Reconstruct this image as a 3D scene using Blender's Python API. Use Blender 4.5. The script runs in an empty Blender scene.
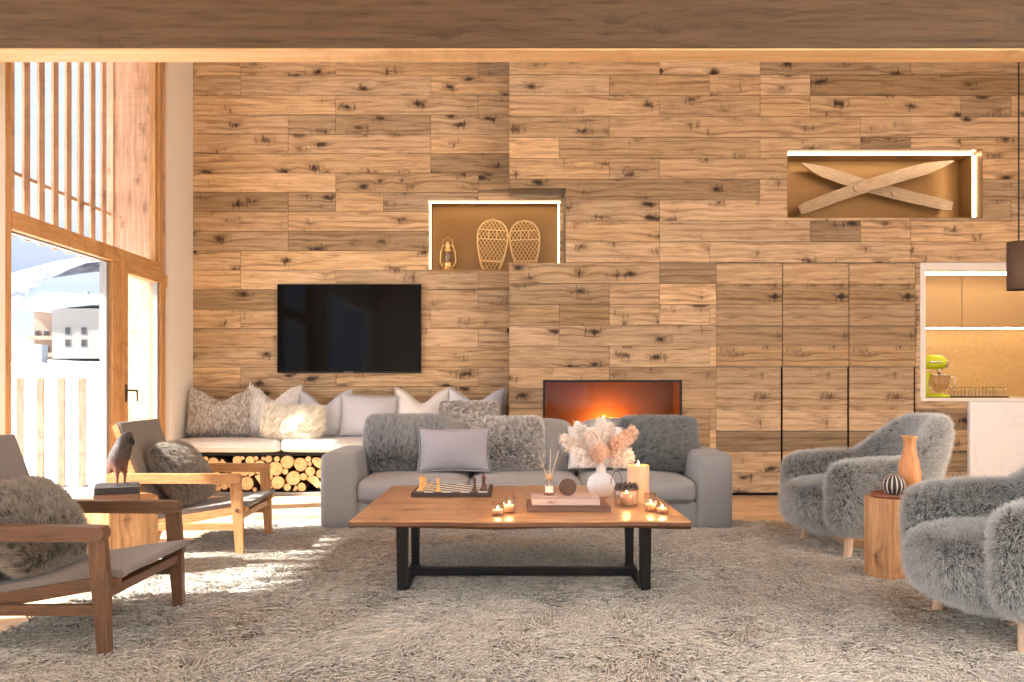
import bpy, bmesh, math, random
import numpy as np
from mathutils import Vector, Matrix, noise as mnoise
PI = math.pi
SC = bpy.context.scene
COL = SC.collection
F = 850.0            # focal length in pixels of a 1024 px wide frame
EYE = 1.1
def at(x, y, Y):
    """the point at depth Y that the photograph shows at pixel x, y"""
    return Vector(((x-512)*Y/F, Y, EYE-(y-388)*Y/F))

# ------------------------------------------------------------------ materials
def lin(c):
    f = lambda v: v/12.92 if v <= .04045 else ((v+.055)/1.055)**2.4
    return tuple(f(v/255) for v in c)+(1,)
class NT:
    def __init__(s, name):
        s.m = bpy.data.materials.new(name); s.m.use_nodes = True
        s.t = s.m.node_tree; s.b = s.t.nodes['Principled BSDF']
        s.out = s.t.nodes['Material Output']
    def n(s, ty, **kw):
        nd = s.t.nodes.new(ty)
        for k, v in kw.items(): setattr(nd, k, v)
        return nd
    def put(s, sock, v):
        if isinstance(v, bpy.types.NodeSocket): s.t.links.new(v, sock)
        elif v is not None: sock.default_value = v
    def math(s, op, a, b=None, c=None, clamp=False):
        nd = s.n('ShaderNodeMath', operation=op); nd.use_clamp = clamp
        s.put(nd.inputs[0], a)
        if b is not None: s.put(nd.inputs[1], b)
        if c is not None: s.put(nd.inputs[2], c)
        return nd.outputs[0]
    def coords(s, kind='Object'): return s.n('ShaderNodeTexCoord').outputs[kind]
    def xyz(s, v):
        nd = s.n('ShaderNodeSeparateXYZ'); s.put(nd.inputs[0], v); return nd.outputs
    def comb(s, x, y, z):
        nd = s.n('ShaderNodeCombineXYZ')
        for i, v in enumerate((x, y, z)): s.put(nd.inputs[i], v)
        return nd.outputs[0]
    def vmath(s, op, a, b):
        nd = s.n('ShaderNodeVectorMath', operation=op); s.put(nd.inputs[0], a); s.put(nd.inputs[1], b); return nd.outputs[0]
    def noise(s, v, scale=5, detail=3, rough=.5, dist=0, col=False):
        nd = s.n('ShaderNodeTexNoise'); s.put(nd.inputs['Vector'], v)
        s.put(nd.inputs['Scale'], scale); s.put(nd.inputs['Detail'], detail); s.put(nd.inputs['Roughness'], rough); s.put(nd.inputs['Distortion'], dist)
        return nd.outputs[1 if col else 0]
    def voro(s, v, scale, rnd=1, feature='F1', out=0):
        nd = s.n('ShaderNodeTexVoronoi', feature=feature); s.put(nd.inputs['Vector'], v)
        s.put(nd.inputs['Scale'], scale); s.put(nd.inputs['Randomness'], rnd); return nd.outputs[out]
    def ramp(s, f, stops, interp='LINEAR'):
        nd = s.n('ShaderNodeValToRGB'); s.put(nd.inputs[0], f); nd.color_ramp.interpolation = interp
        e = nd.color_ramp.elements
        while len(e) < len(stops): e.new(.5)
        for el, (p, c) in zip(e, stops):
            el.position = p; el.color = c if not isinstance(c, (int, float)) else (c, c, c, 1)
        return nd.outputs[0]
    def mix(s, f, a, b, mode='MIX'):
        nd = s.n('ShaderNodeMix', data_type='RGBA', blend_type=mode)
        s.put(nd.inputs[0], f); s.put(nd.inputs[6], a); s.put(nd.inputs[7], b); return nd.outputs[2]
    def attr(s, name): return s.n('ShaderNodeAttribute', attribute_name=name).outputs
    def bump(s, h, strength=.3, dist=.01):
        nd = s.n('ShaderNodeBump'); s.put(nd.inputs['Strength'], strength); s.put(nd.inputs['Distance'], dist); s.put(nd.inputs['Height'], h)
        s.t.links.new(nd.outputs[0], s.b.inputs['Normal'])
    def set(s, **kw):
        for k, v in kw.items(): s.put(s.b.inputs[k.replace('_', ' ')], v)
        return s.m

def plain(name, c, rough=.6, metal=0, **kw):
    s = NT(name); s.set(Base_Color=lin(c), Roughness=rough, Metallic=metal, **kw)
    h = s.noise(s.coords(), 60, 2); s.bump(h, .08, .002)
    return s.m
def cloth(name, c, c2=None, scale=450, rough=.92, bump=.35):
    s = NT(name); v = s.coords()
    w = s.noise(v, scale, 1); b = s.noise(v, 9, 4)
    base = s.mix(s.ramp(w, [(.35, 0), (.65, 1)]), lin(c), lin(c2 or tuple(max(0, k-22) for k in c)))
    base = s.mix(s.math('MULTIPLY', b, .16), base, lin(tuple(min(255, k+18) for k in c)))
    s.set(Base_Color=base, Roughness=rough); s.b.inputs['Sheen Weight'].default_value = .15
    s.bump(w, bump, .002); return s.m
def emit(name, c, k):
    s = NT(name); s.set(Base_Color=lin(c), Emission_Color=lin(c), Emission_Strength=k); return s.m
def glass(name, tint=(1, 1, 1, 1), refl=.08, rough=.0):
    s = NT(name)
    a = s.n('ShaderNodeBsdfTransparent'); a.inputs[0].default_value = tint
    g = s.n('ShaderNodeBsdfGlossy'); g.inputs['Roughness'].default_value = rough
    mx = s.n('ShaderNodeMixShader'); mx.inputs[0].default_value = refl
    lw = s.n('ShaderNodeLayerWeight'); lw.inputs[0].default_value = .5
    s.t.links.new(s.math('MULTIPLY_ADD', s.math('POWER', lw.outputs['Facing'], 4), .5, refl*.6, clamp=True), mx.inputs[0])
    s.t.links.new(a.outputs[0], mx.inputs[1]); s.t.links.new(g.outputs[0], mx.inputs[2]); s.t.links.new(mx.outputs[0], s.out.inputs[0])
    return s.m
def wood(name, light, mid, dark, axis=0, sc=1.0, knots=.5, rough=.6, cells=False, spec=.3, cath=.5, warpk=1.6):
    """grain runs along axis; cells: planks carry their own offset and tone in attributes"""
    s = NT(name); P = s.coords()
    if cells:
        P = s.vmath('ADD', P, s.attr('offset')[1])
    x, y, z = s.xyz(P)
    if axis == 0: a, b, c = x, z, y
    elif axis == 1: a, b, c = y, x, z
    else: a, b, c = z, x, y
    a, b, c = (s.math('MULTIPLY', k, sc) for k in (a, b, c))
    warp = s.noise(s.comb(s.math('MULTIPLY', a, 1.3), s.math('MULTIPLY', b, 5), s.math('MULTIPLY', c, 5)), 1, 2)
    kv = s.comb(s.math('MULTIPLY', s.math('ADD', a, s.math('MULTIPLY', warp, .25)), 2.7), s.math('MULTIPLY', b, 5.5), s.math('MULTIPLY', c, 3))
    kd = s.voro(kv, 1.0)
    swirl = s.math('POWER', s.math('SUBTRACT', 1, kd, clamp=True), 4)
    g = s.math('ADD', s.math('MULTIPLY', b, 22), s.math('ADD', s.math('MULTIPLY', warp, warpk), s.math('MULTIPLY', swirl, 1.7)))
    fine = s.noise(s.comb(s.math('MULTIPLY', a, 2.2), s.math('MULTIPLY', g, 1.5), s.math('MULTIPLY', c, 22)), 1.2, 5, .65)
    ring = s.math('MULTIPLY_ADD', s.math('SINE', s.math('MULTIPLY', g, 4.2)), .5, .5)
    ring = s.math('POWER', ring, 3)
    broad = s.noise(s.comb(s.math('MULTIPLY', a, .9), s.math('MULTIPLY', b, 7), s.math('MULTIPLY', c, 7)), 1, 3)
    col = s.mix(s.ramp(fine, [(.36, 0), (.66, 1)]), lin(light), lin(mid))
    rg = s.math('MULTIPLY', ring, s.ramp(broad, [(.38, 0), (.62, cath)]))
    col = s.mix(s.math('MULTIPLY', rg, .6), col, lin(dark))
    streak = s.ramp(s.noise(s.comb(s.math('MULTIPLY', a, 3.0), s.math('MULTIPLY', b, 30), c), 1, 5, .7), [(.54, 0), (.72, .75)])
    col = s.mix(streak, col, lin(dark))
    if knots:
        core = s.ramp(s.math('ADD', kd, s.math('MULTIPLY', s.noise(P, 30, 3), .18)), [(.15, 1), (.29, 0)])
        vert = s.noise(s.comb(s.math('MULTIPLY', a, 22), s.math('MULTIPLY', b, 6), 0.0), 1, 4, .6)
        blotch = s.ramp(vert, [(.55, 0), (.62, 1)])
        zone = s.ramp(kd, [(.1, 1), (.42, 0)])
        col = s.mix(s.math('MULTIPLY', s.math('MULTIPLY', blotch, zone, clamp=True), knots*1.1, clamp=True), col, lin(tuple(k*.6 for k in dark)))
        col = s.mix(s.math('MULTIPLY', zone, .35*knots), col, lin(dark))
        col = s.mix(s.math('MULTIPLY', core, knots), col, lin(tuple(k*.55 for k in dark)))
    if cells:
        t = s.attr('tone')[0]
        col = s.mix(1.0, col, t, 'MULTIPLY')
    s.set(Base_Color=col, Roughness=s.math('MULTIPLY_ADD', fine, .25, rough-.12))
    s.b.inputs['Specular IOR Level'].default_value = spec
    s.bump(fine, .25, .003)
    return s.m
def hairmat(name, root, tip, rough=.85, var=.35, trans=.0):
    s = NT(name)
    h = s.n('ShaderNodeHairInfo')
    tone = s.attr('tone')[2]
    col = s.mix(s.ramp(h.outputs['Intercept'], [(.05, 0), (.85, 1)]), lin(root), lin(tip))
    k = s.math('MULTIPLY_ADD', tone, var*2, 1-var)
    kc = s.comb(k, k, k)
    col = s.mix(1.0, col, kc, 'MULTIPLY')
    s.set(Base_Color=col, Roughness=rough); s.b.inputs['Specular IOR Level'].default_value = .25
    s.b.inputs['Sheen Weight'].default_value = .1
    if trans:
        s.b.inputs['Subsurface Weight'].default_value = 0
    return s.m

M = {}
M['plank'] = wood('reclaimed_plank_wood', (206, 178, 141), (174, 143, 107), (90, 62, 41), 0, 1, .95, .62, cells=True, cath=.85, warpk=1.5)
M['beam'] = wood('beam_wood', (98, 77, 54), (78, 60, 42), (50, 38, 26), 0, .8, .2, .6, cath=.5, warpk=.6)
M['lightwood'] = wood('pale_trim_wood', (214, 178, 134), (196, 156, 110), (160, 116, 76), 0, .6, 0, .5, cath=.3)
M['frame_v'] = wood('larch_frame_upright', (200, 156, 108), (176, 130, 84), (130, 88, 52), 2, 1.4, .1, .5)
M['frame_h'] = wood('larch_frame_rail', (200, 156, 108), (176, 130, 84), (130, 88, 52), 1, 1.4, .1, .5)
M['larch'] = wood('outdoor_larch', (216, 182, 156), (194, 156, 128), (146, 108, 84), 2, 1.2, .4, .8)
M['post'] = wood('weathered_post', (140, 116, 96), (118, 94, 76), (80, 60, 46), 2, 1.2, .2, .8)
M['paleboard'] = wood('whitened_board', (240, 234, 226), (226, 216, 206), (196, 178, 160), 2, 1, .3, .8)
M['floor'] = wood('oak_floor', (224, 196, 160), (206, 172, 132), (168, 130, 92), 0, .7, .15, .45, cells=True)
M['table'] = wood('table_walnut', (200, 156, 116), (168, 122, 84), (104, 68, 44), 0, 1.2, .35, .34, spec=.7, cath=.9)
M['oak'] = wood('chair_oak', (196, 146, 98), (172, 120, 76), (120, 78, 46), 0, 2.5, .05, .45)
M['oak_v'] = wood('chair_oak_upright', (196, 146, 98), (172, 120, 76), (120, 78, 46), 2, 2.5, .05, .45)
M['walnut'] = wood('chair_oak_shaded', (112, 82, 60), (92, 64, 46), (60, 42, 30), 0, 2.5, .05, .42)  # chair oak darkened for its backlit side; also used for the bolts
M['oak_v_shaded'] = wood('chair_oak_upright_shaded', (112, 82, 60), (92, 64, 46), (60, 42, 30), 2, 2.5, .05, .42)  # upright-grain copy, same backlit shade put into the colour
M['stump'] = wood('stump_oak', (206, 160, 114), (182, 132, 88), (120, 80, 48), 2, 1.6, .3, .5, cath=1)
M['legwood'] = wood('leg_beech', (222, 190, 160), (204, 168, 136), (160, 122, 92), 2, 3, 0, .45)
M['ski'] = wood('old_ski_wood', (200, 176, 146), (176, 150, 120), (130, 104, 78), 0, 3, .05, .7)
M['white'] = plain('white_plaster', (232, 228, 222), .85)
M['cream'] = plain('cream_plaster', (238, 232, 222), .85)
M['black'] = plain('black_metal', (26, 22, 20), .45, .3)
M['matte_black'] = plain('matte_black', (14, 13, 13), .8)
M['screen'] = plain('tv_screen_glass', (4, 4, 5), .05, 0, Specular_IOR_Level=.12)
M['grey_metal'] = plain('grey_gasket', (150, 146, 142), .5, .3)
M['chrome'] = plain('chrome', (210, 205, 198), .15, 1)
M['dark_steel'] = plain('dark_steel', (80, 74, 68), .35, .8)
M['brass'] = plain('brushed_brass', (150, 112, 64), .36, .45)
M['old_brass'] = plain('old_brass', (226, 190, 130), .3, .7)
M['gold_wall'] = None
s = NT('gold_textured_wall'); nz = s.noise(s.coords(), 22, 5, .6)
s.set(Base_Color=s.mix(nz, lin((200, 168, 120)), lin((162, 128, 84))), Roughness=.45, Metallic=.35); s.bump(nz, .2, .004); M['gold_wall'] = s.m
M['gold_cab'] = plain('bronze_cabinet_front', (176, 142, 100), .4, .2)
s = NT('white_marble'); v = s.coords(); w = s.noise(v, 2.2, 5, .6, 1.2)
s.set(Base_Color=s.mix(s.ramp(w, [(.46, 0), (.5, .2), (.54, 0)]), lin((250, 250, 250)), lin((222, 222, 226))), Roughness=.25); M['marble'] = s.m
M['sofa'] = cloth('sofa_grey_weave', (152, 151, 150), (130, 129, 128))
M['sofa2'] = cloth('sofa_cushion_weave', (158, 157, 157), (138, 137, 137))
M['bench'] = cloth('bench_cushion_cotton', (216, 212, 208), (196, 192, 188))
M['linen_blue'] = cloth('pale_blue_linen', (206, 210, 220), (186, 190, 200))
M['linen_grey'] = cloth('pale_grey_linen', (200, 202, 208), (182, 184, 192))
M['linen_white'] = cloth('white_linen', (232, 230, 228), (214, 212, 210))
M['velvet'] = cloth('lilac_grey_velvet', (172, 170, 178), (150, 148, 156), 260)
M['seatcloth'] = cloth('chair_grey_weave', (128, 120, 114), (98, 92, 88), 380)
M['rugbase'] = cloth('rug_backing', (96, 90, 82))
M['skin'] = cloth('fur_hide', (96, 94, 92))
M['skin_l'] = cloth('fur_hide_light', (190, 184, 176))
M['f_rug'] = hairmat('rug_wool', (82, 76, 68), (198, 191, 179), .9, .5)
M['f_arm'] = hairmat('armchair_fur', (66, 68, 68), (206, 206, 202), .8, .22)
M['f_grey'] = hairmat('grey_cushion_fur', (88, 88, 88), (182, 184, 184), .8, .35)
M['f_dark'] = hairmat('dark_grey_cushion_fur', (72, 74, 74), (160, 162, 160), .8, .35)
M['f_mottle'] = hairmat('mottled_cushion_fur', (84, 78, 72), (226, 222, 216), .8, .6)
M['f_brown'] = hairmat('brown_grey_fur', (58, 52, 46), (168, 158, 146), .8, .4)
M['f_cream'] = hairmat('cream_fleece', (186, 172, 148), (250, 244, 230), .9, .2)
M['f_knit'] = hairmat('beige_grey_boucle', (120, 110, 102), (216, 210, 204), .9, .55)
M['f_white'] = hairmat('white_boucle', (206, 202, 198), (240, 238, 236), .9, .12)
M['pampas'] = hairmat('pampas_cream', (214, 184, 162), (246, 234, 222), .9, .2)
M['pampas_p'] = hairmat('pampas_pink', (204, 156, 126), (240, 208, 186), .9, .25)
M['pampas_w'] = hairmat('pampas_white', (216, 200, 186), (248, 240, 234), .9, .15)
M['ceramic'] = plain('white_ceramic', (226, 222, 220), .35)
M['glass'] = glass('window_glass', (.97, .98, .99, 1), .06)
M['jar'] = glass('jar_glass', (.93, .9, .88, 1), .1)
M['fireglass'] = glass('fire_glass', (.92, .88, .86, 1), .02)
M['led'] = emit('warm_led', (255, 232, 196), 4.5); M['led_k'] = emit('kitchen_led', (255, 230, 190), 22)
M['led_w'] = emit('white_led', (255, 236, 206), 9)
M['flame'] = emit('flame', (255, 170, 60), 30)
M['flame_s'] = emit('candle_flame', (255, 200, 110), 60)
s = NT('candle_wax'); s.set(Base_Color=lin((206, 174, 140)), Roughness=.5); s.b.inputs['Subsurface Weight'].default_value = .6
s.b.inputs['Subsurface Radius'].default_value = (.06, .03, .012); s.b.inputs['Subsurface Scale'].default_value = 1.0; M['wax'] = s.m
M['snow'] = plain('snow', (240, 242, 248), .8)
s = NT('forest_hill'); v = s.coords(); nz = s.noise(v, .09, 6, .7); zz = s.xyz(v)[2]
s.set(Base_Color=s.mix(s.ramp(nz, [(.42, 0), (.56, 1)]), lin((84, 88, 96)), lin((140, 144, 154))), Roughness=1); M['forest'] = s.m
s = NT('rock_snow'); nz = s.noise(s.coords(), .012, 8, .75)
s.set(Base_Color=s.mix(s.ramp(nz, [(.45, 0), (.6, 1)]), lin((206, 212, 226)), lin((120, 130, 150))), Roughness=1); M['rock'] = s.m
M['render_beige'] = plain('chalet_render', (126, 119, 112), .9)
M['render_wood'] = plain('chalet_gable_wood', (136, 112, 94), .9)
M['concrete'] = plain('concrete', (118, 118, 122), .9)
M['greenenamel'] = plain('lime_enamel', (206, 214, 40), .25)
M['lampshade'] = plain('brown_lampshade', (92, 70, 56), .8)
M['terracotta'] = wood('turned_wood', (216, 152, 100), (196, 128, 80), (130, 74, 40), 2, 2.5, 0, .4)
M['tray'] = plain('red_brown_leather', (130, 74, 52), .5)
M['book_pink'] = plain('dusty_pink_cover', (204, 176, 164), .6)
M['book_brown'] = plain('brown_cover', (112, 84, 70), .6)
M['book_black'] = plain('charcoal_cover', (44, 40, 38), .6)
M['pages'] = plain('paper_pages', (238, 232, 222), .8)
M['ink'] = plain('red_brown_print', (120, 66, 50), .7)
M['label'] = plain('cream_label', (236, 222, 206), .7)
M['reed'] = plain('rattan_reed', (226, 206, 178), .8)
M['liquid'] = glass('fragrance_oil', (.98, .9, .8, 1), .05)
M['rattan'] = plain('rattan_rim', (236, 196, 134), .5)
M['lace'] = plain('rawhide_lace', (230, 188, 124), .6)
M['rope'] = plain('black_flex', (30, 24, 20), .7)

# ------------------------------------------------------------------ mesh helpers
class MB:
    """collects shapes into one mesh"""
    def __init__(s): s.v = []; s.f = []; s.mi = []; s.sm = []; s.off = []; s.tone = []; s.cur = ((0, 0, 0), (1, 1, 1))
    def add(s, v, f, mi=0, smooth=False):
        k = len(s.v); s.v += [tuple(p) for p in v]
        for q in f:
            s.f.append(tuple(i+k for i in q)); s.mi.append(mi); s.sm.append(smooth); s.off.append(s.cur[0]); s.tone.append(s.cur[1])
        return s
    def box(s, x0, x1, y0, y1, z0, z1, mi=0):
        v = [(x, y, z) for x in (x0, x1) for y in (y0, y1) for z in (z0, z1)]
        return s.add(v, [(0, 1, 3, 2), (4, 6, 7, 5), (0, 4, 5, 1), (2, 3, 7, 6), (0, 2, 6, 4), (1, 5, 7, 3)], mi)
    def prism(s, poly, y0, y1, mi=0, axis=1, smooth=False):
        """extrude polygon [(a,b)]; axis 1: a=x,b=z along y; axis 2: a=x,b=y along z; axis 0: a=y,b=z along x"""
        n = len(poly)
        def P(a, b, c): return (a, c, b) if axis == 1 else ((a, b, c) if axis == 2 else (c, a, b))
        v = [P(a, b, y0) for a, b in poly]+[P(a, b, y1) for a, b in poly]
        f = [(i, (i+1) % n, n+(i+1) % n, n+i) for i in range(n)]
        s.add(v, f, mi, smooth)
        s.add(v, [tuple(range(n))[::-1], tuple(range(n, 2*n))], mi); return s
    def tube(s, pts, r, n=10, mi=0, cap=True):
        pts = [Vector(p) for p in pts]; rs = r if isinstance(r, (list, tuple)) else [r]*len(pts)
        v = []; up = Vector((0, 0, 1)); prev = None
        for i, p in enumerate(pts):
            t = (pts[min(i+1, len(pts)-1)]-pts[max(i-1, 0)]).normalized()
            if prev is None:
                a = t.cross(up) if abs(t.z) < .95 else t.cross(Vector((1, 0, 0)))
            else: a = prev-t*prev.dot(t)
            a.normalize(); prev = a; b = t.cross(a)
            rr = rs[i]; ra, rb = rr if isinstance(rr, tuple) else (rr, rr)
            v += [p+a*math.cos(2*PI*k/n)*ra+b*math.sin(2*PI*k/n)*rb for k in range(n)]
        f = [(i*n+k, i*n+(k+1) % n, (i+1)*n+(k+1) % n, (i+1)*n+k) for i in range(len(pts)-1) for k in range(n)]
        s.add(v, f, mi, True)
        if cap: s.add(v, [tuple(range(n))[::-1], tuple(range(len(v)-n, len(v)))], mi)
        return s
    def lathe(s, prof, c=(0, 0, 0), n=32, mi=0, rib=0, ribn=0, sx=1, sy=1, smooth=True):
        v = []
        for r, z in prof:
            for k in range(n):
                a = 2*PI*k/n; rr = r*(1+rib*abs(math.sin(a*ribn/2)))
                v.append((c[0]+rr*math.cos(a)*sx, c[1]+rr*math.sin(a)*sy, c[2]+z))
        f = [(i*n+k, i*n+(k+1) % n, (i+1)*n+(k+1) % n, (i+1)*n+k) for i in range(len(prof)-1) for k in range(n)]
        s.add(v, f, mi, smooth)
        if prof[0][0] > 1e-5: s.add(v[:n], [tuple(range(n))[::-1]], mi)
        if prof[-1][0] > 1e-5: s.add(v[-n:], [tuple(range(n))], mi)
        return s
    def build(s, name, mats, parent=None, bevel=0, seg=2, sub=0, weld=False, attrs=False, loc=None, rot=None):
        me = bpy.data.meshes.new(name); me.from_pydata(s.v, [], s.f)
        for m in (mats if isinstance(mats, (list, tuple)) else [mats]): me.materials.append(m)
        me.polygons.foreach_set('material_index', s.mi); me.polygons.foreach_set('use_smooth', s.sm)
        if attrs:
            for nm, dat in (('offset', s.off), ('tone', s.tone)):
                a = me.attributes.new(nm, 'FLOAT_VECTOR', 'FACE'); a.data.foreach_set('vector', [c for t in dat for c in t])
        if weld:
            b = bmesh.new(); b.from_mesh(me); bmesh.ops.remove_doubles(b, verts=b.verts, dist=1e-5); bmesh.ops.recalc_face_normals(b, faces=b.faces); b.to_mesh(me); b.free()
        else:
            b = bmesh.new(); b.from_mesh(me); bmesh.ops.recalc_face_normals(b, faces=b.faces); b.to_mesh(me); b.free()
        o = bpy.data.objects.new(name, me); COL.objects.link(o)
        if parent: o.parent = parent
        if loc is not None: o.location = loc
        if rot is not None: o.rotation_euler = rot
        if bevel:
            m = o.modifiers.new('bevel', 'BEVEL'); m.width = bevel; m.segments = seg; m.limit_method = 'ANGLE'; m.angle_limit = .6
            me.polygons.foreach_set('use_smooth', [True]*len(me.polygons))
            w = o.modifiers.new('wn', 'WEIGHTED_NORMAL'); w.keep_sharp = True
        if sub:
            m = o.modifiers.new('sub', 'SUBSURF'); m.levels = sub; m.render_levels = sub
        return o
def box(name, mat, x0, x1, y0, y1, z0, z1, parent=None, bevel=0, **k):
    return MB().box(x0, x1, y0, y1, z0, z1).build(name, mat, parent, bevel, **k)
def tag(o, label=None, cat=None, group=None, kind=None):
    if label: o['label'] = label
    if cat: o['category'] = cat
    if group: o['group'] = group
    if kind: o['kind'] = kind
    return o
def empty(name, loc=(0, 0, 0), rz=0, **k):
    o = bpy.data.objects.new(name, None); COL.objects.link(o); o.location = loc; o.rotation_euler = (0, 0, rz); o.empty_display_size = .1
    return tag(o, **k)
def copy_tree(o, parent=None):
    c = o.copy(); COL.objects.link(c)
    if parent: c.parent = parent
    for ch in [k for k in bpy.data.objects if k.parent == o]: copy_tree(ch, c)
    return c
def struct(o): o['kind'] = 'structure'; return o

# ------------------------------------------------------------------ fur
def snoise(P, f, seed=0):
    """smooth vector noise field"""
    r = np.random.default_rng(seed); out = np.zeros_like(P)
    for _ in range(7):
        k = r.normal(size=(3, 3))*f; ph = r.uniform(0, 6.28, 3)
        out += np.sin(P@k.T+ph)
    return out/3.0
def sample_mesh(o, dens, rng, dfun=None):
    dg = bpy.context.evaluated_depsgraph_get(); dg.update(); ev = o.evaluated_get(dg); me = ev.to_mesh(); me.calc_loop_triangles()
    nv = len(me.vertices); V = np.empty(nv*3); me.vertices.foreach_get('co', V); V = V.reshape(-1, 3)
    N = np.empty(nv*3); me.vertices.foreach_get('normal', N); N = N.reshape(-1, 3)
    nt = len(me.loop_triangles); T = np.empty(nt*3, dtype=np.int32); me.loop_triangles.foreach_get('vertices', T); T = T.reshape(-1, 3)
    ev.to_mesh_clear()
    A = V[T[:, 0]]; B = V[T[:, 1]]; C = V[T[:, 2]]
    ar = np.linalg.norm(np.cross(B-A, C-A), axis=1)/2
    n = int(ar.sum()*dens); idx = rng.choice(nt, n, p=ar/ar.sum())
    u = rng.random(n); w = rng.random(n); m = u+w > 1; u[m] = 1-u[m]; w[m] = 1-w[m]
    u = u[:, None]; w = w[:, None]
    P = A[idx]*(1-u-w)+B[idx]*u+C[idx]*w
    Q = N[T[idx, 0]]*(1-u-w)+N[T[idx, 1]]*u+N[T[idx, 2]]*w
    Q /= np.linalg.norm(Q, axis=1)[:, None]+1e-9
    if dfun is not None:
        keep = rng.random(n) < dfun(P); P = P[keep]; Q = Q[keep]
    return P, Q
def curves_obj(name, pts, rad, tone, mat, parent=None):
    """pts: n x k x 3"""
    n, k, _ = pts.shape
    cu = bpy.data.hair_curves.new(name); cu.add_curves([k]*n)
    cu.points.foreach_set('position', np.ascontiguousarray(pts, dtype=np.float32).ravel())
    ra = cu.attributes.get('radius') or cu.attributes.new('radius', 'FLOAT', 'POINT'); ra.data.foreach_set('value', np.ascontiguousarray(rad, dtype=np.float32).ravel())
    ta = cu.attributes.new('tone', 'FLOAT', 'POINT'); ta.data.foreach_set('value', np.repeat(tone, k).astype(np.float32))
    cu.materials.append(mat)
    o = bpy.data.objects.new(name, cu); COL.objects.link(o)
    if parent: o.parent = parent
    o['kind'] = 'stuff'
    return o
def fur(host, mat, cw=.45, dens=30000, L=.035, rad=.0009, comb=.6, rnd=.25, clump=.015, cl=.5, droop=.25, flow=1.5, seed=1, k=5, name='fur', patch=3.0, dfun=None, gravity=(0, 0, -1), up=.55, tip=.45):
    rng = np.random.default_rng(seed)
    P, N = sample_mesh(host, dens, rng, dfun); n = len(P)
    f = snoise(P, flow, seed); g = np.array(gravity, float)
    f = f*comb+g*droop
    f = f-(f*N).sum(1)[:, None]*N
    cell = np.floor(P/clump+rng.random(3)*7).astype(np.int64)
    h = (cell[:, 0]*73856093 ^ cell[:, 1]*19349663 ^ cell[:, 2]*83492791) & 0xFFFF
    tab = rng.normal(size=(65536, 3)); tt = rng.random(65536)
    c = tab[h]; c = c-(c*N).sum(1)[:, None]*N
    cc = (cell+.5)*clump
    d = N*up+f+c*cl*.6+rng.normal(size=(n, 3))*rnd
    d /= np.linalg.norm(d, axis=1)[:, None]
    le = L*(.65+.5*rng.random(n))[:, None]
    pts = np.empty((n, k, 3)); bend = f*.5+g*droop*.6+rng.normal(size=(n, 3))*rnd*.6
    toc = (cc-P); toc = toc-(toc*N).sum(1)[:, None]*N
    for i in range(k):
        t = i/(k-1)
        pts[:, i] = P+le*(d*t+bend*t*t*.6)+toc*(.55*cl)*t
    base = P+N*.001
    pts[:, 0] = base
    low = ((pts-P[:, None, :])*N[:, None, :]).sum(2)
    push = np.clip(.0015*np.arange(k)[None, :]-low, 0, None)
    pts += push[:, :, None]*N[:, None, :]
    tone = cw*tt[h]+(.55-.55*cw)*rng.random(n)+(.45-.45*cw)*np.clip(.5+.5*snoise(P, patch, seed+5)[:, 0], 0, 1)
    t = np.linspace(0, 1, k)
    R = rad*(1-(1-tip)*t)[None, :]*np.ones((n, 1))
    return curves_obj(name, pts, R, tone, mat, host)

def pillow_mesh(w, h, t, chop=0, n=18, pinch=.06, seed=0, rnd_=0, wob=.01):
    """cushion in its own xz plane, thickness along y"""
    rng = random.Random(seed); ph = [rng.uniform(0, 6) for _ in range(6)]
    g = MB(); V = []; F = []
    for side in (1, -1):
        for j in range(n+1):
            for i in range(n+1):
                u = -1+2*i/n; v = -1+2*j/n
                pu = 1-pinch*(1-v*v)*0 - pinch*(1-abs(v)**2.0)*1.0
                x = u*(1-pinch*(1-v*v)); z = v*(1-pinch*(1-u*u))
                e = max(0, (1-abs(u)**2.2))**.6*max(0, (1-abs(v)**2.2))**.6
                y = side*t/2*e
                y += wob*math.sin(3*u+ph[0])*math.cos(2.5*v+ph[1])*e
                rk = 1-rnd_*(u*v)**4
                X = x*w/2*rk; Z = z*h/2*rk
                if chop:
                    c = math.exp(-(u*2.3)**2)*max(0, (v+.35)/1.35)**1.6
                    Z -= chop*h*c; y *= 1-.35*c
                    Z += chop*h*.25*max(0, v)*min(1, abs(u)**2)
                V.append((X, y, Z))
    m = (n+1)*(n+1)
    for s_ in (0, 1):
        for j in range(n):
            for i in range(n):
                q = (s_*m+j*(n+1)+i, s_*m+j*(n+1)+i+1, s_*m+(j+1)*(n+1)+i+1, s_*m+(j+1)*(n+1)+i)
                F.append(q if s_ == 0 else q[::-1])
    g.add(V, F, 0, True); return g
def cushion(name, w, h, t, loc, tilt, rz, mat, label, cat='cushion', group=None, chop=0, furk=None, seed=1, yaw_tilt=0, piping=None, pinch=.06):
    """tilt: leaning back; loc is the bottom centre"""
    root = empty(name, loc, rz, label=label, cat=cat, group=group)
    g = pillow_mesh(w, h, t, chop, seed=seed, pinch=pinch, rnd_=.13 if furk and not chop else 0)
    R = Matrix.Rotation(yaw_tilt, 4, 'Y')
    R = Matrix.Rotation(-tilt, 4, 'X') @ Matrix.Translation((0, 0, h/2)) @ R
    g.v = [tuple(R @ Vector(p)) for p in g.v]
    c = g.build('cover', mat, root, weld=True, sub=1)
    if piping:
        e = [Vector(p) for p in g.v]; n = 18; ring = [e[i] for i in range(n+1)]+[e[j*(n+1)+n] for j in range(1, n+1)]+[e[n*(n+1)+i] for i in range(n-1, -1, -1)]+[e[j*(n+1)] for j in range(n-1, -1, -1)]
        MB().tube(ring, .005, 6, cap=False).build('piping', piping, root)
    if furk: fur(c, seed=seed, **furk)
    return root
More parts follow.
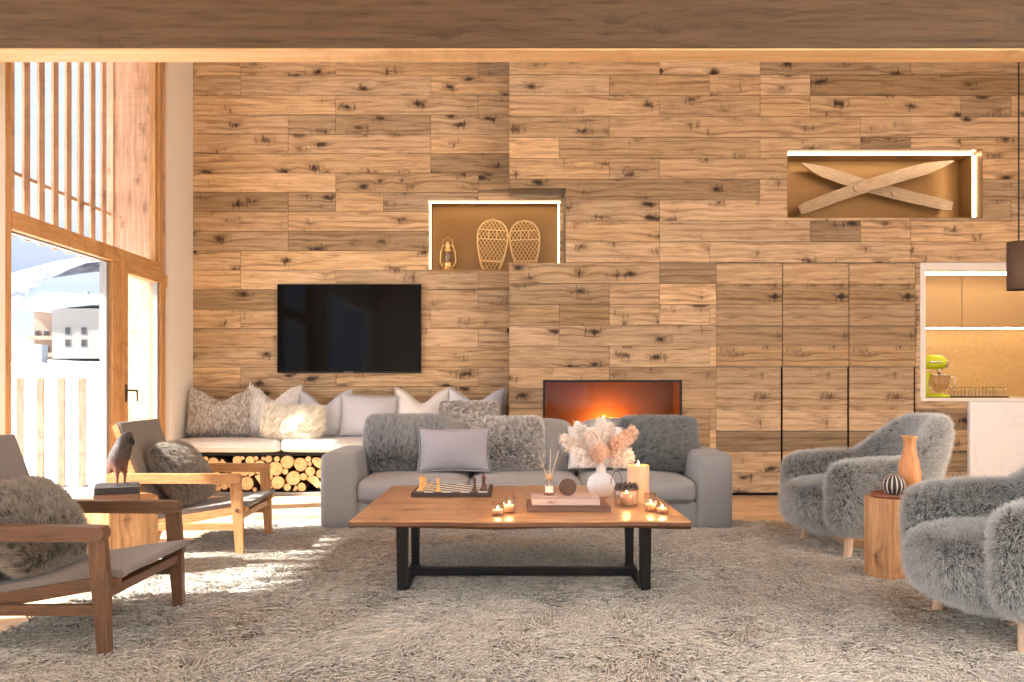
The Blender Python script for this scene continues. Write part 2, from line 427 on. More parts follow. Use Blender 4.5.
def sq(v, p): return math.copysign(abs(v)**p, v)
def softbox(x0, x1, y0, y1, z0, z1, e=.35, nu=28, nv=14, crown=0):
    """superellipsoid block"""
    cx, cy, cz = (x0+x1)/2, (y0+y1)/2, (z0+z1)/2; a, b, c = (x1-x0)/2, (y1-y0)/2, (z1-z0)/2
    g = MB(); V = []
    for j in range(nv+1):
        ph = -PI/2+PI*j/nv
        for i in range(nu):
            th = 2*PI*i/nu
            x = sq(math.cos(ph), e)*sq(math.cos(th), e); y = sq(math.cos(ph), e)*sq(math.sin(th), e); z = sq(math.sin(ph), e)
            V.append((cx+a*x, cy+b*y, cz+c*z))
    Fq = [(j*nu+i, j*nu+(i+1) % nu, (j+1)*nu+(i+1) % nu, (j+1)*nu+i) for j in range(nv) for i in range(nu)]
    g.add(V, Fq, 0, True); return g
def slabcushion(x0, x1, y0, y1, z0, z1, r=.04, puff=.02, nx=20, ny=10):
    """upholstered block: rounded edges, puffed top and front"""
    g = MB(); V = []; Fc = []
    def face(fn, nu, nv):
        k = len(V)
        for j in range(nv+1):
            for i in range(nu+1): V.append(fn(-1+2*i/nu, -1+2*j/nv))
        for j in range(nv):
            for i in range(nu): Fc.append((k+j*(nu+1)+i, k+j*(nu+1)+i+1, k+(j+1)*(nu+1)+i+1, k+(j+1)*(nu+1)+i))
    c = Vector(((x0+x1)/2, (y0+y1)/2, (z0+z1)/2)); h = Vector(((x1-x0)/2, (y1-y0)/2, (z1-z0)/2))
    def W(px, py, pz):
        q = Vector((px*h.x, py*h.y, pz*h.z)); inner = Vector([max(-(hh-r), min(hh-r, qq)) for hh, qq in zip(h, q)])
        d = q-inner; p = inner+(d.normalized()*r if d.length > 1e-6 else d)
        k = Vector((px*(1-py*py)*(1-pz*pz), py*(1-px*px)*(1-pz*pz), pz*(1-abs(px)**4)*(1-abs(py)**4)))
        return tuple(c+p+k*puff)
    m = lambda t: sq(t, .6) if False else math.sin(t*PI/2)
    for sgn in (1, -1):
        face(lambda u, v: W(m(u), m(v), sgn), 20, 14); face(lambda u, v: W(m(u), sgn, m(v)), 20, 8); face(lambda u, v: W(sgn, m(u), m(v)), 14, 8)
    g.add(V, Fc, 0, True); return g

# ------------------------------------------------------------------ ROOM
WA, WB, XL, XR = 9.15, 8.67, -3.434, 6.3
SEAM = -.03
HT = 4.9
NZ0, NZ1 = 2.378, 3.115       # snowshoe niche
def cells(x0, x1, z0, z1, holes):
    xs = sorted({x0, x1, *[h for a in holes for h in a[:2] if x0 < h < x1]}); zs = sorted({z0, z1, *[h for a in holes for h in a[2:] if z0 < h < z1]})
    for a, b in zip(xs, xs[1:]):
        for c, d in zip(zs, zs[1:]):
            mx, mz = (a+b)/2, (c+d)/2
            if not any(h[0] < mx < h[1] and h[2] < mz < h[3] for h in holes): yield a, b, c, d
def tones(r, warm=0):
    k = r.choice([.62, .76, .84, .92, .98, 1.03, 1.1, 1.16, 1.22]) * r.uniform(.95, 1.05); w = r.uniform(-.06, .06)
    return (k*(1+w*.5), k, k*(1-w*1.2))
def planks(g, x0, x1, z0, z1, ztop, pitch, Y, holes, seed, unit=.512, th=.016, rep=None):
    r = random.Random(seed); k = math.floor((ztop-z1)/pitch)-1
    z = ztop-k*pitch
    while z > z0:
        a1, a0 = min(z, z1), max(z-pitch, z0)
        if a1-a0 > .005:
            x = x0-r.randint(0, 2)*unit; 
            while x < x1:
                L = unit*r.choice([1, 2, 3, 3, 4, 5]) if rep is None else (x1-x0)+1
                b0, b1 = max(x, x0), min(x+L, x1)
                if b1-b0 > .005:
                    g.cur = ((r.uniform(-20, 20), r.uniform(-9, 9), r.uniform(-9, 9)), tones(r))
                    dy = r.uniform(0, .003)
                    for c in cells(b0, b1, a0, a1, holes):
                        e0 = .002 if c[0] == b0 else 0; e1 = .002 if c[1] == b1 else 0; e2 = .0028 if c[2] == a0 else 0; e3 = .0028 if c[3] == a1 else 0
                        g.box(c[0]+e0, c[1]-e1, Y-dy, Y+th, c[2]+e2, c[3]-e3)
                x += L
        z -= pitch
    g.cur = ((0, 0, 0), (.25, .22, .2))

# far wall (television side), with niche
nxl, nxr = -.893, .515
LX0 = (716-512)*WB/F; LX1 = (915.5-512)*WB/F; LZ = NZ0     # cupboards
KX0, KX1, KZ0, KZ1 = (920-512)*WB/F, 6.2, 1.0, NZ0      # kitchen opening
SX0, SX1, SZ0, SZ1 = 2.805, 4.80, 2.834, 3.538          # ski niche
FX0, FX1, FZ0, FZ1 = (543-512)*WB/F, (682-512)*WB/F, .45, EYE+8*WB/F   # fireplace
g = MB()
planks(g, XL, .6, 0, HT, 4.459, .209, WA, [(nxl, nxr, NZ0, NZ1)], 3)
for c in cells(XL, .6, 0, HT, [(nxl, nxr, NZ0, NZ1)]): g.box(c[0], c[1], WA+.014, WA+.3, c[2], c[3])
struct(g.build('wall_back', M['plank'], attrs=True))
holesB = [(SEAM-.1, .548, NZ0, 3.14), (LX0, LX1, -1, LZ), (KX0, KX1, KZ0, KZ1), ((970-512)*8.62/F, 6.2, -1, .965), (SX0, SX1, SZ0, SZ1), (FX0, FX1, FZ0, FZ1)]
g = MB()
planks(g, SEAM, 2.081, 0, NZ0, NZ0, .213, WB, holesB, 11)
planks(g, 2.081, XR, 0, NZ0, NZ0, .213, WB, holesB, 12)
planks(g, SEAM, XR, NZ0, HT, NZ0+.213*14, .213, WB, holesB, 7)
for c in cells(SEAM, XR, 0, HT, holesB): g.box(c[0], c[1], WB+.014, WA-.001, c[2], c[3])
struct(g.build('wall_chimney', M['plank'], attrs=True))
# niche linings
g = MB(); y1 = 9.41
g.box(nxl, nxr, y1, y1+.01, NZ0, NZ1); g.box(nxl+.001, nxl+.006, WA, y1, NZ0, NZ1); g.box(nxr-.006, nxr-.001, WA, y1, NZ0, NZ1); g.box(nxl, nxr, WA, y1, NZ1-.006, NZ1-.001)
g.box(nxl, nxr, WA-.01, y1, NZ0-.02, NZ0)
struct(g.build('trim_1', M['brass']))
g = MB(); sy = 9.13
g.box(SX0, SX1, sy, sy+.01, SZ0, SZ1); g.box(SX0+.001, SX0+.006, WB-.004, sy, SZ0, SZ1); g.box(SX1-.006, SX1-.001, WB-.004, sy, SZ0, SZ1); g.box(SX0, SX1, WB-.004, sy, SZ1-.006, SZ1-.001); g.box(SX0, SX1, WB-.004, sy, SZ0+.001, SZ0+.006)
struct(g.build('trim_2', M['brass']))
tag(MB().box(nxl-.003, nxr+.003, WA-.012, WA+.012, NZ1-.022, NZ1-.007).box(nxl+.007, nxl+.02, WA-.012, WA+.012, NZ0, NZ1-.02).box(nxr-.02, nxr-.007, WA-.012, WA+.012, NZ0, NZ1-.02)
    .build('light_strip', M['led']), 'thin glowing light strip framing the snowshoe niche', 'light strip')
tag(MB().box(SX0+.008, SX1-.03, 8.80, 8.825, SZ1-.022, SZ1-.007).box(SX1-.022, SX1-.007, 8.80, 8.825, SZ0+.008, SZ1-.03)
    .build('light_strip', M['led_w']), 'bright angled light strip inside the ski niche', 'light strip')

# cupboards
cw = (LX1-LX0)/3; zz = [LZ-.004, 1.314, .661, .03]
wall_box = MB().box(LX0, LX1, WB+.04, WA-.001, 0, LZ).build('wall_recess', M['matte_black']); struct(wall_box)
cup0 = None
def planks_in(g, x0, x1, z1, z0, seed):
    r = random.Random(seed); n = round((z1-z0)/.212); p = (z1-z0)/n
    for i in range(n):
        g.cur = ((r.uniform(-20, 20), r.uniform(-9, 9), r.uniform(-9, 9)), tuple(.9*t for t in tones(r)))
        g.box(x0, x1, 0, .02, z1-(i+1)*p+.001, z1-i*p-.001)
def cupboard():
    root = empty('wall_cupboard', (LX0, WB, 0))
    for nm, a, b, sd, wd in (('upper_door', zz[0], zz[1], 5, .004), ('middle_door', zz[1], zz[2], 6, .018), ('lower_door', zz[2], zz[3], 8, .018)):
        g = MB(); planks_in(g, .004, cw-wd, a-.002, b+.002, sd); g.build(nm, M['plank'], root, attrs=True)
    return root
cup0 = cupboard()
for i, lab in enumerate(['built-in plank-fronted cupboard nearest the sofa', 'middle one of the three plank-fronted wall cupboards', 'built-in plank-fronted cupboard nearest the kitchen opening']):
    c = cup0 if i == 0 else copy_tree(cup0)
    c.location.x = LX0+i*cw; tag(c, lab, 'cupboard', 'wall cupboards')

# left wall
WY0, WY1 = 5.76, 8.37; Z1, Z2 = 2.19, 2.32; WT = .11
xo = XL-WT
holesL = [(WY0, WY1, -.01, 4.6), (3.6, 5.45, -.01, 4.6), (-2.6, 2.2, .4, 2.9)]  # last opening is unseen, added to let in light from the left
g = MB()
def lcells(y0, y1): 
    for a, b, c, d in cells(y0, y1, 0, HT, holesL): g.box(xo, XL, a, b, c, d)
lcells(-3, 8.37); lcells(8.502, 9.45); struct(g.build('wall_left', M['white']))
struct(box('wall_right', M['white'], XR, XR+.2, -3, 10.6, 0, HT))
g = MB()
for a, b, c, d in cells(XL-3.3, XR+.2, -3.2, 9.5, [(-.4, XR-.5, -2.6, 2.6)]): g.box(a, b, c, d, HT, HT+.15)  # unseen skylight cut to admit light; left overhang added to stop high sun
struct(g.build('ceiling', M['lightwood']))
g = MB()
for a, b, c, d in cells(XL-WT, XR+.2, 0, HT, [(-1.0, 1.8, 0, 4.5)]): g.box(a, b, -3.2, -3, c, d)
struct(g.build('wall_front', M['white']))
# floor with boards
g = MB(); r = random.Random(2); y = -3.0
while y < WA:
    x = XL-.25-r.random()*2
    while x < XR:
        L = r.uniform(1.6, 2.6); g.cur = ((r.uniform(-9, 9), r.uniform(-9, 9), r.uniform(-9, 9)), tuple(k*.5+.5 for k in tones(r)))
        g.box(max(x, XL-.22)+.001, min(x+L, XR)-.001, y+.001, y+.219, -.02, 0); x += L
    y += .22
g.cur = ((0, 0, 0), (.3, .25, .2)); g.box(XL-.22, XR, -3, 10.6, -.08, -.018)
struct(g.build('floor', M['floor'], attrs=True))
# beam
bz = EYE+340*5.0/F
b = struct(box('beam', M['beam'], XL-.1, XR+.1, 5.0, 5.19, bz, bz+.42, bevel=.008))
struct(box('beam_underside_lit', M['lightwood'], XL-.1, XR+.1, 5.0+.004, 5.186, bz-.012, bz-.001))  # pale sheet under the beam; floor bounce put into its colour
# ---- window in the left wall
win = empty('window_1', (XL, 0, 0)); win['kind'] = 'structure'
fx0, fx1 = -.10, .0
g = MB(); g.box(fx0, fx1, WY0, WY0+.075, 0, 4.6).box(fx0, fx1, WY1-.085, WY1, 0, 4.6).box(fx0, fx1, WY0, WY1, 4.5, 4.6)
g.build('window_frame', M['frame_v'], win, .006)
MB().box(fx0, fx1+.012, WY0+.075, WY1-.085, Z1, Z2).build('transom', M['frame_h'], win, .006)
MB().box(fx0, fx1, 7.31, 7.45, 0, Z1).build('mullion', M['frame_v'], win, .006)
MB().box(fx0, fx1, WY0+.075, WY1-.085, 0, .10).build('bottom_rail', M['frame_h'], win, .004)
MB().box(-.09, -.03, 7.26, 7.31, .1, Z1-.01).box(-.09, -.04, WY0+.075, 7.26, Z1-.012, Z1).build('gasket', M['grey_metal'], win)
MB().box(-.055, -.045, WY0+.07, 7.28, .1, Z1).build('lower_pane', M['glass'], win)
MB().box(-.055, -.045, WY0+.07, WY1-.08, Z2, 4.5).build('upper_pane', M['glass'], win)
MB().box(-.09, -.03, WY1-.115, WY1-.085, Z2, 4.5).build('gasket', M['frame_v'], win)
door = empty('door_1', (XL, 0, 0)); door['kind'] = 'structure'
d0, d1 = 7.455, WY1-.005
MB().box(-.08, .025, d0, d0+.10, .02, Z1+.03).box(-.08, .025, d1-.10, d1, .02, Z1+.03).build('door_stile', M['frame_v'], door, .006)
MB().box(-.08, .025, d0+.1, d1-.10, Z1-.07, Z1+.03).box(-.08, .025, d0+.1, d1-.1, .02, .16).build('door_rail', M['frame_h'], door, .006)
MB().box(-.04, -.03, d0+.09, d1-.09, .15, Z1-.06).build('door_pane', M['glass'], door)
MB().box(-.045, .0, d0+.1, d0+.125, .16, Z1-.07).box(-.045, 0, d1-.135, d1-.1, .16, Z1-.07).build('gasket', M['grey_metal'], door)
h = MB().box(.025, .033, d0+.035, d0+.065, .98, 1.13).tube([(.03, d0+.05, 1.08), (.07, d0+.05, 1.08), (.075, d0+.17, 1.075)], .009, 8).tube([(.075, d0+.16, 1.08), (.075, d0+.17, .98)], .008, 8)
h.build('door_handle', M['dark_steel'], door)
MB().box(.012, .03, d1-.006, d1+.03, Z1-.1, Z1+.02).build('hinge', M['lightwood'], door)
w2 = empty('window_2', (XL, 0, 0)); w2['kind'] = 'structure'
MB().box(fx0, 0, 3.6, 3.68, 0, 4.6).box(fx0, 0, 5.37, 5.45, 0, 4.6).build('window_frame', M['frame_v'], w2)
MB().box(fx0, 0, 3.68, 5.37, Z1, Z2).build('transom', M['frame_h'], w2)
MB().box(-.055, -.045, 3.65, 5.4, 0, 4.55).build('window_pane', M['glass'], w2)

# ---- outside: slatted screen, terrace, fence, snow, chalet, hills
sx = -3.93
sc = empty('slat_screen', (sx, 7.4, 2.29), label='row of upright larch slats hanging outside above the window transom', cat='slatted screen')
Y = 850*(-sx)/(512-26.1)-.217*15  # slats run on unseen past the second window, added to screen its sun
while Y < 8.42:
    MB().box(-.012, .01, Y-.042-7.4, Y+.042-7.4, .0, 2.4).build('slat', M['larch'], sc); Y += .217
MB().box(-.04, -.013, 3.4-7.4, 8.37-7.4, .5, .53).build('rail', M['larch'], sc)
struct(box('wall_loggia', M['larch'], -3.99, XL-.03, 8.375, 8.5, 0, 4.8))
fe = empty('terrace_fence', (-5.2, 9.5, 0), label='low terrace fence of wide white boards and narrow larch posts', cat='fence')
for i in range(-4, 8):
    xc = (20.9+20.65*i-512)*9.5/F+5.2
    if xc < 1.75: MB().box(xc-.04, xc+.04, -.03, .05, 0, 1.215).build('post', M['post'], fe, .004)
for i in range(-4, 7):
    xc = (20.9+20.65*(i+.5)-512)*9.5/F+5.2
    MB().box(xc-.075, xc+.075, -.02, .01, .02, 1.22).build('board', M['paleboard'], fe, .004)
struct(box('terrace', M['snow'], -12, XL-WT, -3, 10.2, -.12, -.01))
g = MB(); V = []; nx, ny = 60, 50
for j in range(ny+1):
    for i in range(nx+1):
        X = -140+i*150/nx; t = j/ny; Yy = 10.2+t*t*120
        Z = -.4+max(0, Yy-14)*.052+mnoise.noise(Vector((X*.12, Yy*.12, 0)))*min(1.0, (Yy-9)/40)*.9
        V.append((X, Yy, Z))
g.add(V, [(j*(nx+1)+i, j*(nx+1)+i+1, (j+1)*(nx+1)+i+1, (j+1)*(nx+1)+i) for j in range(ny) for i in range(nx)], 0, True)
struct(g.build('ground', M['snow']))
def ridge(name, pts, Y0, Y1, zbase, mat, label, cat, rough=1.0, snowtop=None):
    g = MB(); V = []; n = 90; m = 24
    xs = [p[0] for p in pts]
    for j in range(m+1):
        t = j/m
        for i in range(n+1):
            px = xs[0]+(xs[-1]-xs[0])*i/n
            py = np.interp(px, xs, [p[1] for p in pts])
            Yy = Y0+(Y1-Y0)*t; top = EYE-(py-388)*Y1/F
            X = (px-512)*Y1/F
            Z = zbase+(top-zbase)*(t**.9)+rough*mnoise.noise(Vector((X*.03, Yy*.03, 0)))*(Y1/60)*min(1, 6*t*(1.02-t)+.1)
            V.append((X, Yy, Z))
    k = len(V)
    for i in range(n+1): V.append((V[m*(n+1)+i][0], Y1+Y1*.3, zbase))
    g.add(V, [(j*(n+1)+i, j*(n+1)+i+1, (j+1)*(n+1)+i+1, (j+1)*(n+1)+i) for j in range(m+1) for i in range(n)], 0, True)
    g.mi = [1 if (snowtop and q >= (m-snowtop)*n) else 0 for q in range(len(g.f))]
    return tag(g.build(name, mat), label, cat)
ridge('forested_hillside', [(-140, 255), (-40, 300), (10, 300), (34, 292), (60, 284), (85, 275), (110, 265), (150, 250), (230, 235)], 140, 330, 4, [M['forest'], M['snow']], 'grey wooded hillside with snowy ridge rising behind the chalet', 'hillside', 1.0, 3)
ridge('snowy_mountain', [(-160, 260), (-60, 280), (5, 296), (18, 290), (28, 283), (36, 281), (44, 284), (60, 285), (120, 300), (220, 260)], 700, 1400, 10, [M['rock']], 'distant snow-covered mountain peak at the edge of the window', 'mountain', .6)
# chalet
cy = 95.0; s_ = cy/F
ch = empty('chalet', (-54*cy/100, cy, 4.4), label='large pale chalet with a snow-covered roof out in the valley', cat='house')
ax, bx_ = (20-512)*s_-ch.location.x, (52-512)*s_-ch.location.x
ex = (116-512)*s_-ch.location.x
g = MB().box(bx_, ex, 0, 9, 0, 5.6).box(bx_-3.2, bx_, 2.2, 9, 0, 5.2); g.build('wall', M['render_beige'], ch)
MB().prism([(bx_-3.2, 0), (bx_-.02, 0), (bx_-.02, 5.6), (bx_-1.7, 6.5), (bx_-3.2, 5.6)], 2.1, 2.3).build('gable', M['render_wood'], ch)
MB().prism([(bx_-4.1, 5.6), (bx_-.6, 7.3), (ex+1, 6.9), (ex+1, 6.5), (bx_-.2, 5.5), (bx_-.4, 5.2)], -1.0, 9.6).build('roof', M['snow'], ch, .08)
for i, (px, py) in enumerate([(68, 331), (84, 331), (68, 343), (84, 343)]):
    x = (px-512)*s_-ch.location.x; z = EYE-(py-388)*s_-4.4
    w_ = MB().box(x-.35, x+.35, -.05, .05, z-.45, z+.45).build('window', M['concrete'], ch); MB().box(x-.27, x+.27, -.08, -.05, z-.38, z+.38).build('pane', M['dark_steel'], w_)
for k in range(3):
    for j in range(2):
        x = bx_-2.8+k*1.0; z = .9+j*1.9
        w_ = MB().box(x-.3, x+.3, 2.02, 2.12, z-.5, z+.5).build('window', M['concrete'], ch); MB().box(x-.22, x+.22, 1.98, 2.02, z-.42, z+.42).build('pane', M['dark_steel'], w_)
for j in range(2): MB().box(bx_-3.4, bx_-.1, 1.0, 2.1, .25+j*1.9, .7+j*1.9).build('balcony', M['render_wood'], ch, .03)
MB().box(bx_+2, bx_+2.5, 3, 3.5, 6.2, 7.9).build('chimney', M['concrete'], ch, .04)
tag(MB().box((-60-512)*.094, (42-512)*.094, 80, 81, 2.5, 5.2).build('retaining_wall', M['concrete'], bevel=.1), 'grey concrete garden wall in the snow beside the chalet', 'wall')

# ------------------------------------------------------------------ KITCHEN
struct(MB().box(KX0, KX0+.055, WB-.012, WB+.25, KZ0+.001, KZ1-.001).box(KX0+.056, KX1, WB-.012, WB+.25, KZ1-.075, KZ1).build('trim_4', M['white'], bevel=.004))
struct(box('wall_kitchen', M['gold_wall'], KX0-.3, XR, 9.95, 10.05, 0, 3.2))
struct(box('wall_kitchen_side', M['gold_wall'], KX0-.3, KX0-.0, WA, 9.95, 0, 3.2))
struct(box('ceiling_kitchen', M['white'], KX0-.3, XR, WA-.4, 10.05, 2.62, 2.7))
ct = tag(box('kitchen_counter', M['pages'], KX0+.001, XR-.01, WB-.03, 9.945, .965, .998, bevel=.004), 'long kitchen worktop under the mixer, coloured pale as its highlight', 'worktop')  # pale overall to stand in for the bright highlight along its edge
cabx = [KX0+.0, (962-512)*9.5/F, (962-512)*9.5/F+1.0, XR-.02]
for i, (a, b) in enumerate(zip(cabx, cabx[1:])):
    c = empty('kitchen_wall_cabinet', (a, 9.5, 1.78), label=['bronze wall cabinet directly above the green mixer', 'bronze wall cabinet above the dish rack, behind the pendant lamp', 'bronze wall cabinet furthest along behind the pendant lamp'][i], cat='cabinet', group='kitchen wall cabinets')
    MB().box(.002, b-a-.002, .02, .44, 0, .82).build('body', M['gold_cab'], c, .002)
    MB().box(.003, b-a-.003, -.0, .018, .0, .815).build('door', M['gold_cab'], c, .002)
tag(box('light_strip', M['led_k'], KX0+.06, XR-.05, 9.6, 9.63, 1.768, 1.778), 'glowing strip light beneath the bronze kitchen wall cabinets', 'light strip')
tag(box('light_strip', M['led_k'], KX0+.06, XR-.15, 8.86, 8.90, 2.283, 2.302), 'glowing strip light along the top of the kitchen opening', 'light strip')
# mixer
mx = at(936, 396, 9.0); mx.z = .998
r0 = empty('stand_mixer', mx, 0, label='lime green stand mixer with a glass bowl on the kitchen worktop', cat='mixer')
MB().lathe([(.0, 0), (.115, 0), (.125, .012), (.115, .03), (.06, .045), (0, .05)], (0.0, 0, 0), 28, sx=1.15).build('base', M['greenenamel'], r0)
MB().tube([(-.1, 0, .03), (-.115, 0, .15), (-.105, 0, .27)], [(.045, .035), (.035, .03), (.05, .05)], 14).build('column', M['greenenamel'], r0)
MB().tube([(-.155, 0, .37), (-.14, 0, .372), (-.05, 0, .38), (.05, 0, .372), (.09, 0, .362), (.1, 0, .36)], [(.03, .03), (.06, .07), (.068, .08), (.06, .075), (.045, .06), (.015, .02)], 18).build('motor_head', M['greenenamel'], r0)
MB().tube([(.1, 0, .36), (.115, 0, .358), (.12, 0, .358)], [(.035, .045), (.035, .045), (.02, .03)], 14).build('head_cap', M['chrome'], r0)
MB().tube([(.03, 0, .31), (.03, 0, .22)], [.025, .012], 10).build('attachment', M['chrome'], r0)
MB().tube([(-.1, -.075, .375), (.02, -.08, .375)], .008, 8).build('trim_band', M['chrome'], r0)
bw = MB().lathe([(.03, .05), (.06, .065), (.1, .13), (.118, .24), (.113, .24), (.095, .135), (.055, .07), (.0, .06)], (.03, 0, 0), 28).build('bowl', M['jar'], r0)
MB().lathe([(.122, .235), (.122, .243), (.112, .243), (.112, .235)], (.03, 0, 0), 28).build('rim', M['chrome'], bw)
MB().tube([(.145, 0, .225), (.19, 0, .215), (.2, 0, .16), (.165, 0, .1), (.13, 0, .1)], .007, 8).build('handle', M['chrome'], bw)
rk = at(976, 396, 9.15); rk.z = .998
r1 = empty('dish_rack', rk, 0, label='low dark wire rack on the kitchen worktop beside the mixer', cat='rack')
g = MB()
for i in range(15): x = -.27+i*.54/14; g.tube([(x, -.08, .01), (x, -.08, .11), (x, .08, .11), (x, .08, .01)], .003, 6)
g.build('wires', M['chrome'], r1)
MB().box(-.3, .3, -.1, .1, 0, .014).build('tray', M['matte_black'], r1, .004)
g = MB()
for z in (.11, .06): g.tube([(-.28, -.08, z), (.28, -.08, z), (.28, .08, z), (-.28, .08, z), (-.28, -.08, z)], .004, 6)
g.build('rail', M['brass'], r1)
# island + pendant
iy = 8.62; ix = (970-512)*iy/F
isl = empty('kitchen_island', (ix, iy, 0), label='white marble kitchen block below the right of the opening', cat='island')
MB().box(.0, 1.56, 0, .7, 0, .962).build('body', M['marble'], isl, .003)
px = (1018.7-512)*7.0/F
pl = empty('pendant_lamp', (px, 7.0, 1.907), label='brown drum pendant lamp hanging on a long dark cord', cat='pendant lamp')
MB().lathe([(.085, 0), (.088, 0), (.088, .395), (.083, .395), (.083, .0)], n=32).build('shade', M['lampshade'], pl)
MB().lathe([(.0, .385), (.083, .385), (.083, .39), (0, .392)]).build('shade_top', M['lampshade'], pl)
MB().tube([(0, 0, .39), (0, 0, HT-1.907)], .006, 8).build('cord', M['rope'], pl)
MB().lathe([(0, .1), (.03, .12), (.035, .15), (.02, .19), (.015, .23), (0, .23)]).build('bulb', emit('bulb', (255, 214, 160), 12), pl)
MB().tube([(0, 0, .22), (0, 0, .39)], .014, 8).build('lamp_holder', M['black'], pl)

# ------------------------------------------------------------------ FIREPLACE
fp = empty('fireplace', ((FX0+FX1)/2, WB, FZ0), label='glazed black-framed fireplace burning orange in the plank wall', cat='fireplace')
W2 = (FX1-FX0)/2; H = FZ1-FZ0; D = .42
g = MB().box(-W2, W2, D, D+.01, 0, H).box(-W2, -W2+.01, 0.02, D, 0, H).box(W2-.01, W2, .02, D, 0, H).box(-W2, W2, .02, D, 0, .01).box(-W2, W2, .02, D, H-.01, H)
g.build('firebox', plain('firebox_glow_tint', (112, 68, 36), .6, 0), fp)  # lining coloured orange-brown to carry the glow of the fire
MB().box(-W2, W2, -.012, .03, H-.022, H).box(-W2, -W2+.022, -.012, .03, 0, H).box(W2-.022, W2, -.012, .03, 0, H).box(-W2, W2, -.012, .03, 0, .022).build('frame', M['black'], fp, .002)
MB().box(-W2+.02, W2-.02, .012, .018, .02, H-.02).build('front_glass', M['fireglass'], fp)
MB().box(-.45, .45, .12, .34, .01, .05).build('burner', M['black'], fp, .005)
r = random.Random(4)
for k in range(4):
    a = r.uniform(-.5, .5); c = Vector((-.3+k*.2, .24, .09+.03*(k % 2))); d = Vector((math.cos(a), math.sin(a)*.5, .1))*.17
    MB().tube([c-d, c, c+d], [.035, .04, .03], 10).build('log', M['stump'], fp)
for k in range(11):
    x = -.2+k*.036+r.uniform(-.02, .02); h_ = .10+.17*math.exp(-((x+.02)/.15)**2)+r.uniform(-.03, .03); y0_ = .24+r.uniform(-.05, .05)
    w_ = .018+.012*r.random()
    MB().tube([(x, y0_, .1), (x+.01, y0_, .1+h_*.3), (x-.012, y0_, .1+h_*.65), (x+.01, y0_, .1+h_)], [w_*.7, w_, w_*.6, .001], 8).build('flame', M['flame'], fp)

l = bpy.data.lights.new('fire_light', 'POINT'); l.energy = 6; l.color = (1, .42, .1); l.shadow_soft_size = .06
o = bpy.data.objects.new('fire_light', l); COL.objects.link(o); o.parent = fp; o.location = (-.02, .22, .32)
# ------------------------------------------------------------------ TELEVISION
t0, t1 = at(277, 373, WA-.05), at(421, 284, WA-.05)
tv = empty('television', ((t0.x+t1.x)/2, WA, t0.z), label='large black flat television mounted on the plank wall', cat='television')
w_, h_ = (t1.x-t0.x)/2, t1.z-t0.z
MB().box(-w_, w_, -.05, -.012, 0, h_).build('body', M['matte_black'], tv, .004)
MB().box(-w_+.01, w_-.01, -.052, -.0495, .02, h_-.01).build('screen', M['screen'], tv)
MB().box(-.05, .05, -.053, -.05, .006, .012).build('logo_bar', M['grey_metal'], tv)
MB().box(-.2, .2, -.012, -.0, .3, .6).build('wall_mount', M['black'], tv)

# ------------------------------------------------------------------ SKIS, SNOWSHOES, LANTERN
def ski(p0, p1, Y, label, seed):
    a, b = Vector(p0), Vector(p1); d = b-a; L = d.length; ang = math.atan2(d.z, d.x)
    root = empty('wooden_ski', (a.x, Y, a.z)); root.rotation_euler = (0, -ang, 0); tag(root, label, 'ski', 'old skis in the lit niche')
    n = 24; V = []; 
    for i in range(n+1):
        t = i/n; hw = .062*(1-.05*math.cos(t*6)) * (1 if t < .8 else max(.12, math.cos((t-.8)/.2*PI/2)**.8)) * (min(1, .75+t*8))
        bow = .04*max(0, (t-.82)/.18)**2
        for (yy, zz_) in ((-.012, -hw), (-.012, hw), (.012, hw), (.012, -hw)): V.append((t*L, yy-bow, zz_+.03*math.sin(t*PI)))
    Fc = [(i*4+k, i*4+(k+1) % 4, (i+1)*4+(k+1) % 4, (i+1)*4+k) for i in range(n) for k in range(4)]+[(3, 2, 1, 0), (n*4, n*4+1, n*4+2, n*4+3)]
    MB().add(V, Fc).build('body', M['ski'], root, .003)
    MB().tube([(L*.38, -.012, .035), (L*.38, -.03, .035)], .034, 16).build('foot_plate', M['ski'], root)
Yk = 8.98
ski(at(798, 211, Yk), at(950, 163, Yk), Yk-.03, 'old wooden ski lying in front, tip up beside the bright strip', 1)
ski(at(951, 207, Yk+.05), at(800, 165, Yk+.05), Yk+.03, 'old wooden ski crossing behind, tip up at the dim end of the niche', 2)
def snowshoe(px0, px1, py0, py1, Y, label, rot):
    c = at((px0+px1)/2, py1, Y); hh = (py1-py0)*Y/F; hw = (px1-px0)/2*Y/F
    root = empty('snowshoe', (c.x, Y, NZ0)); tag(root, label, 'snowshoe', 'snowshoes in the niche'); root.rotation_euler = (math.radians(-8), math.radians(rot), 0)
    def wd(t):  # half width at height t
        return hw*(.52+.48*math.sin(min(1, t/.68)*PI/2))*(1 if t < .68 else math.sqrt(max(0, 1-((t-.68)/.32)**2)))*(1 if t > .08 else math.sqrt(max(0, 1-((.08-t)/.08)**2))*.999)
    N = 30; pts = [(wd(i/N), 0, i/N*hh) for i in range(N+1)]; pts = pts+[(-x, y, z) for x, y, z in pts[::-1]]
    MB().tube(pts, .010, 8).build('rim', M['rattan'], root)
    g = MB()
    for k in range(-12, 22):
        for sl in (1, -1):
            P = []
            for i in range(60):
                t = i/59; x = (k*.034-t*hh*.62+0)*sl if False else sl*(-hw*1.2+ (k*.042) + (t*hh)*.62-.25)
                if abs(x) < wd(t): P.append((x, 0, t*hh))
            if len(P) > 2: g.tube([P[0], P[-1]], .0042, 5)
    g.build('lacing', M['lace'], root)
    g = MB()
    for t in (.2, .62, .8): g.tube([(-wd(t), 0, t*hh), (wd(t), 0, t*hh)], .007, 6)
    for x in (-.045, .045): g.tube([(x, 0, .62*hh), (x, 0, .8*hh)], .006, 6)
    g.build('crossbar', M['rattan'], root)
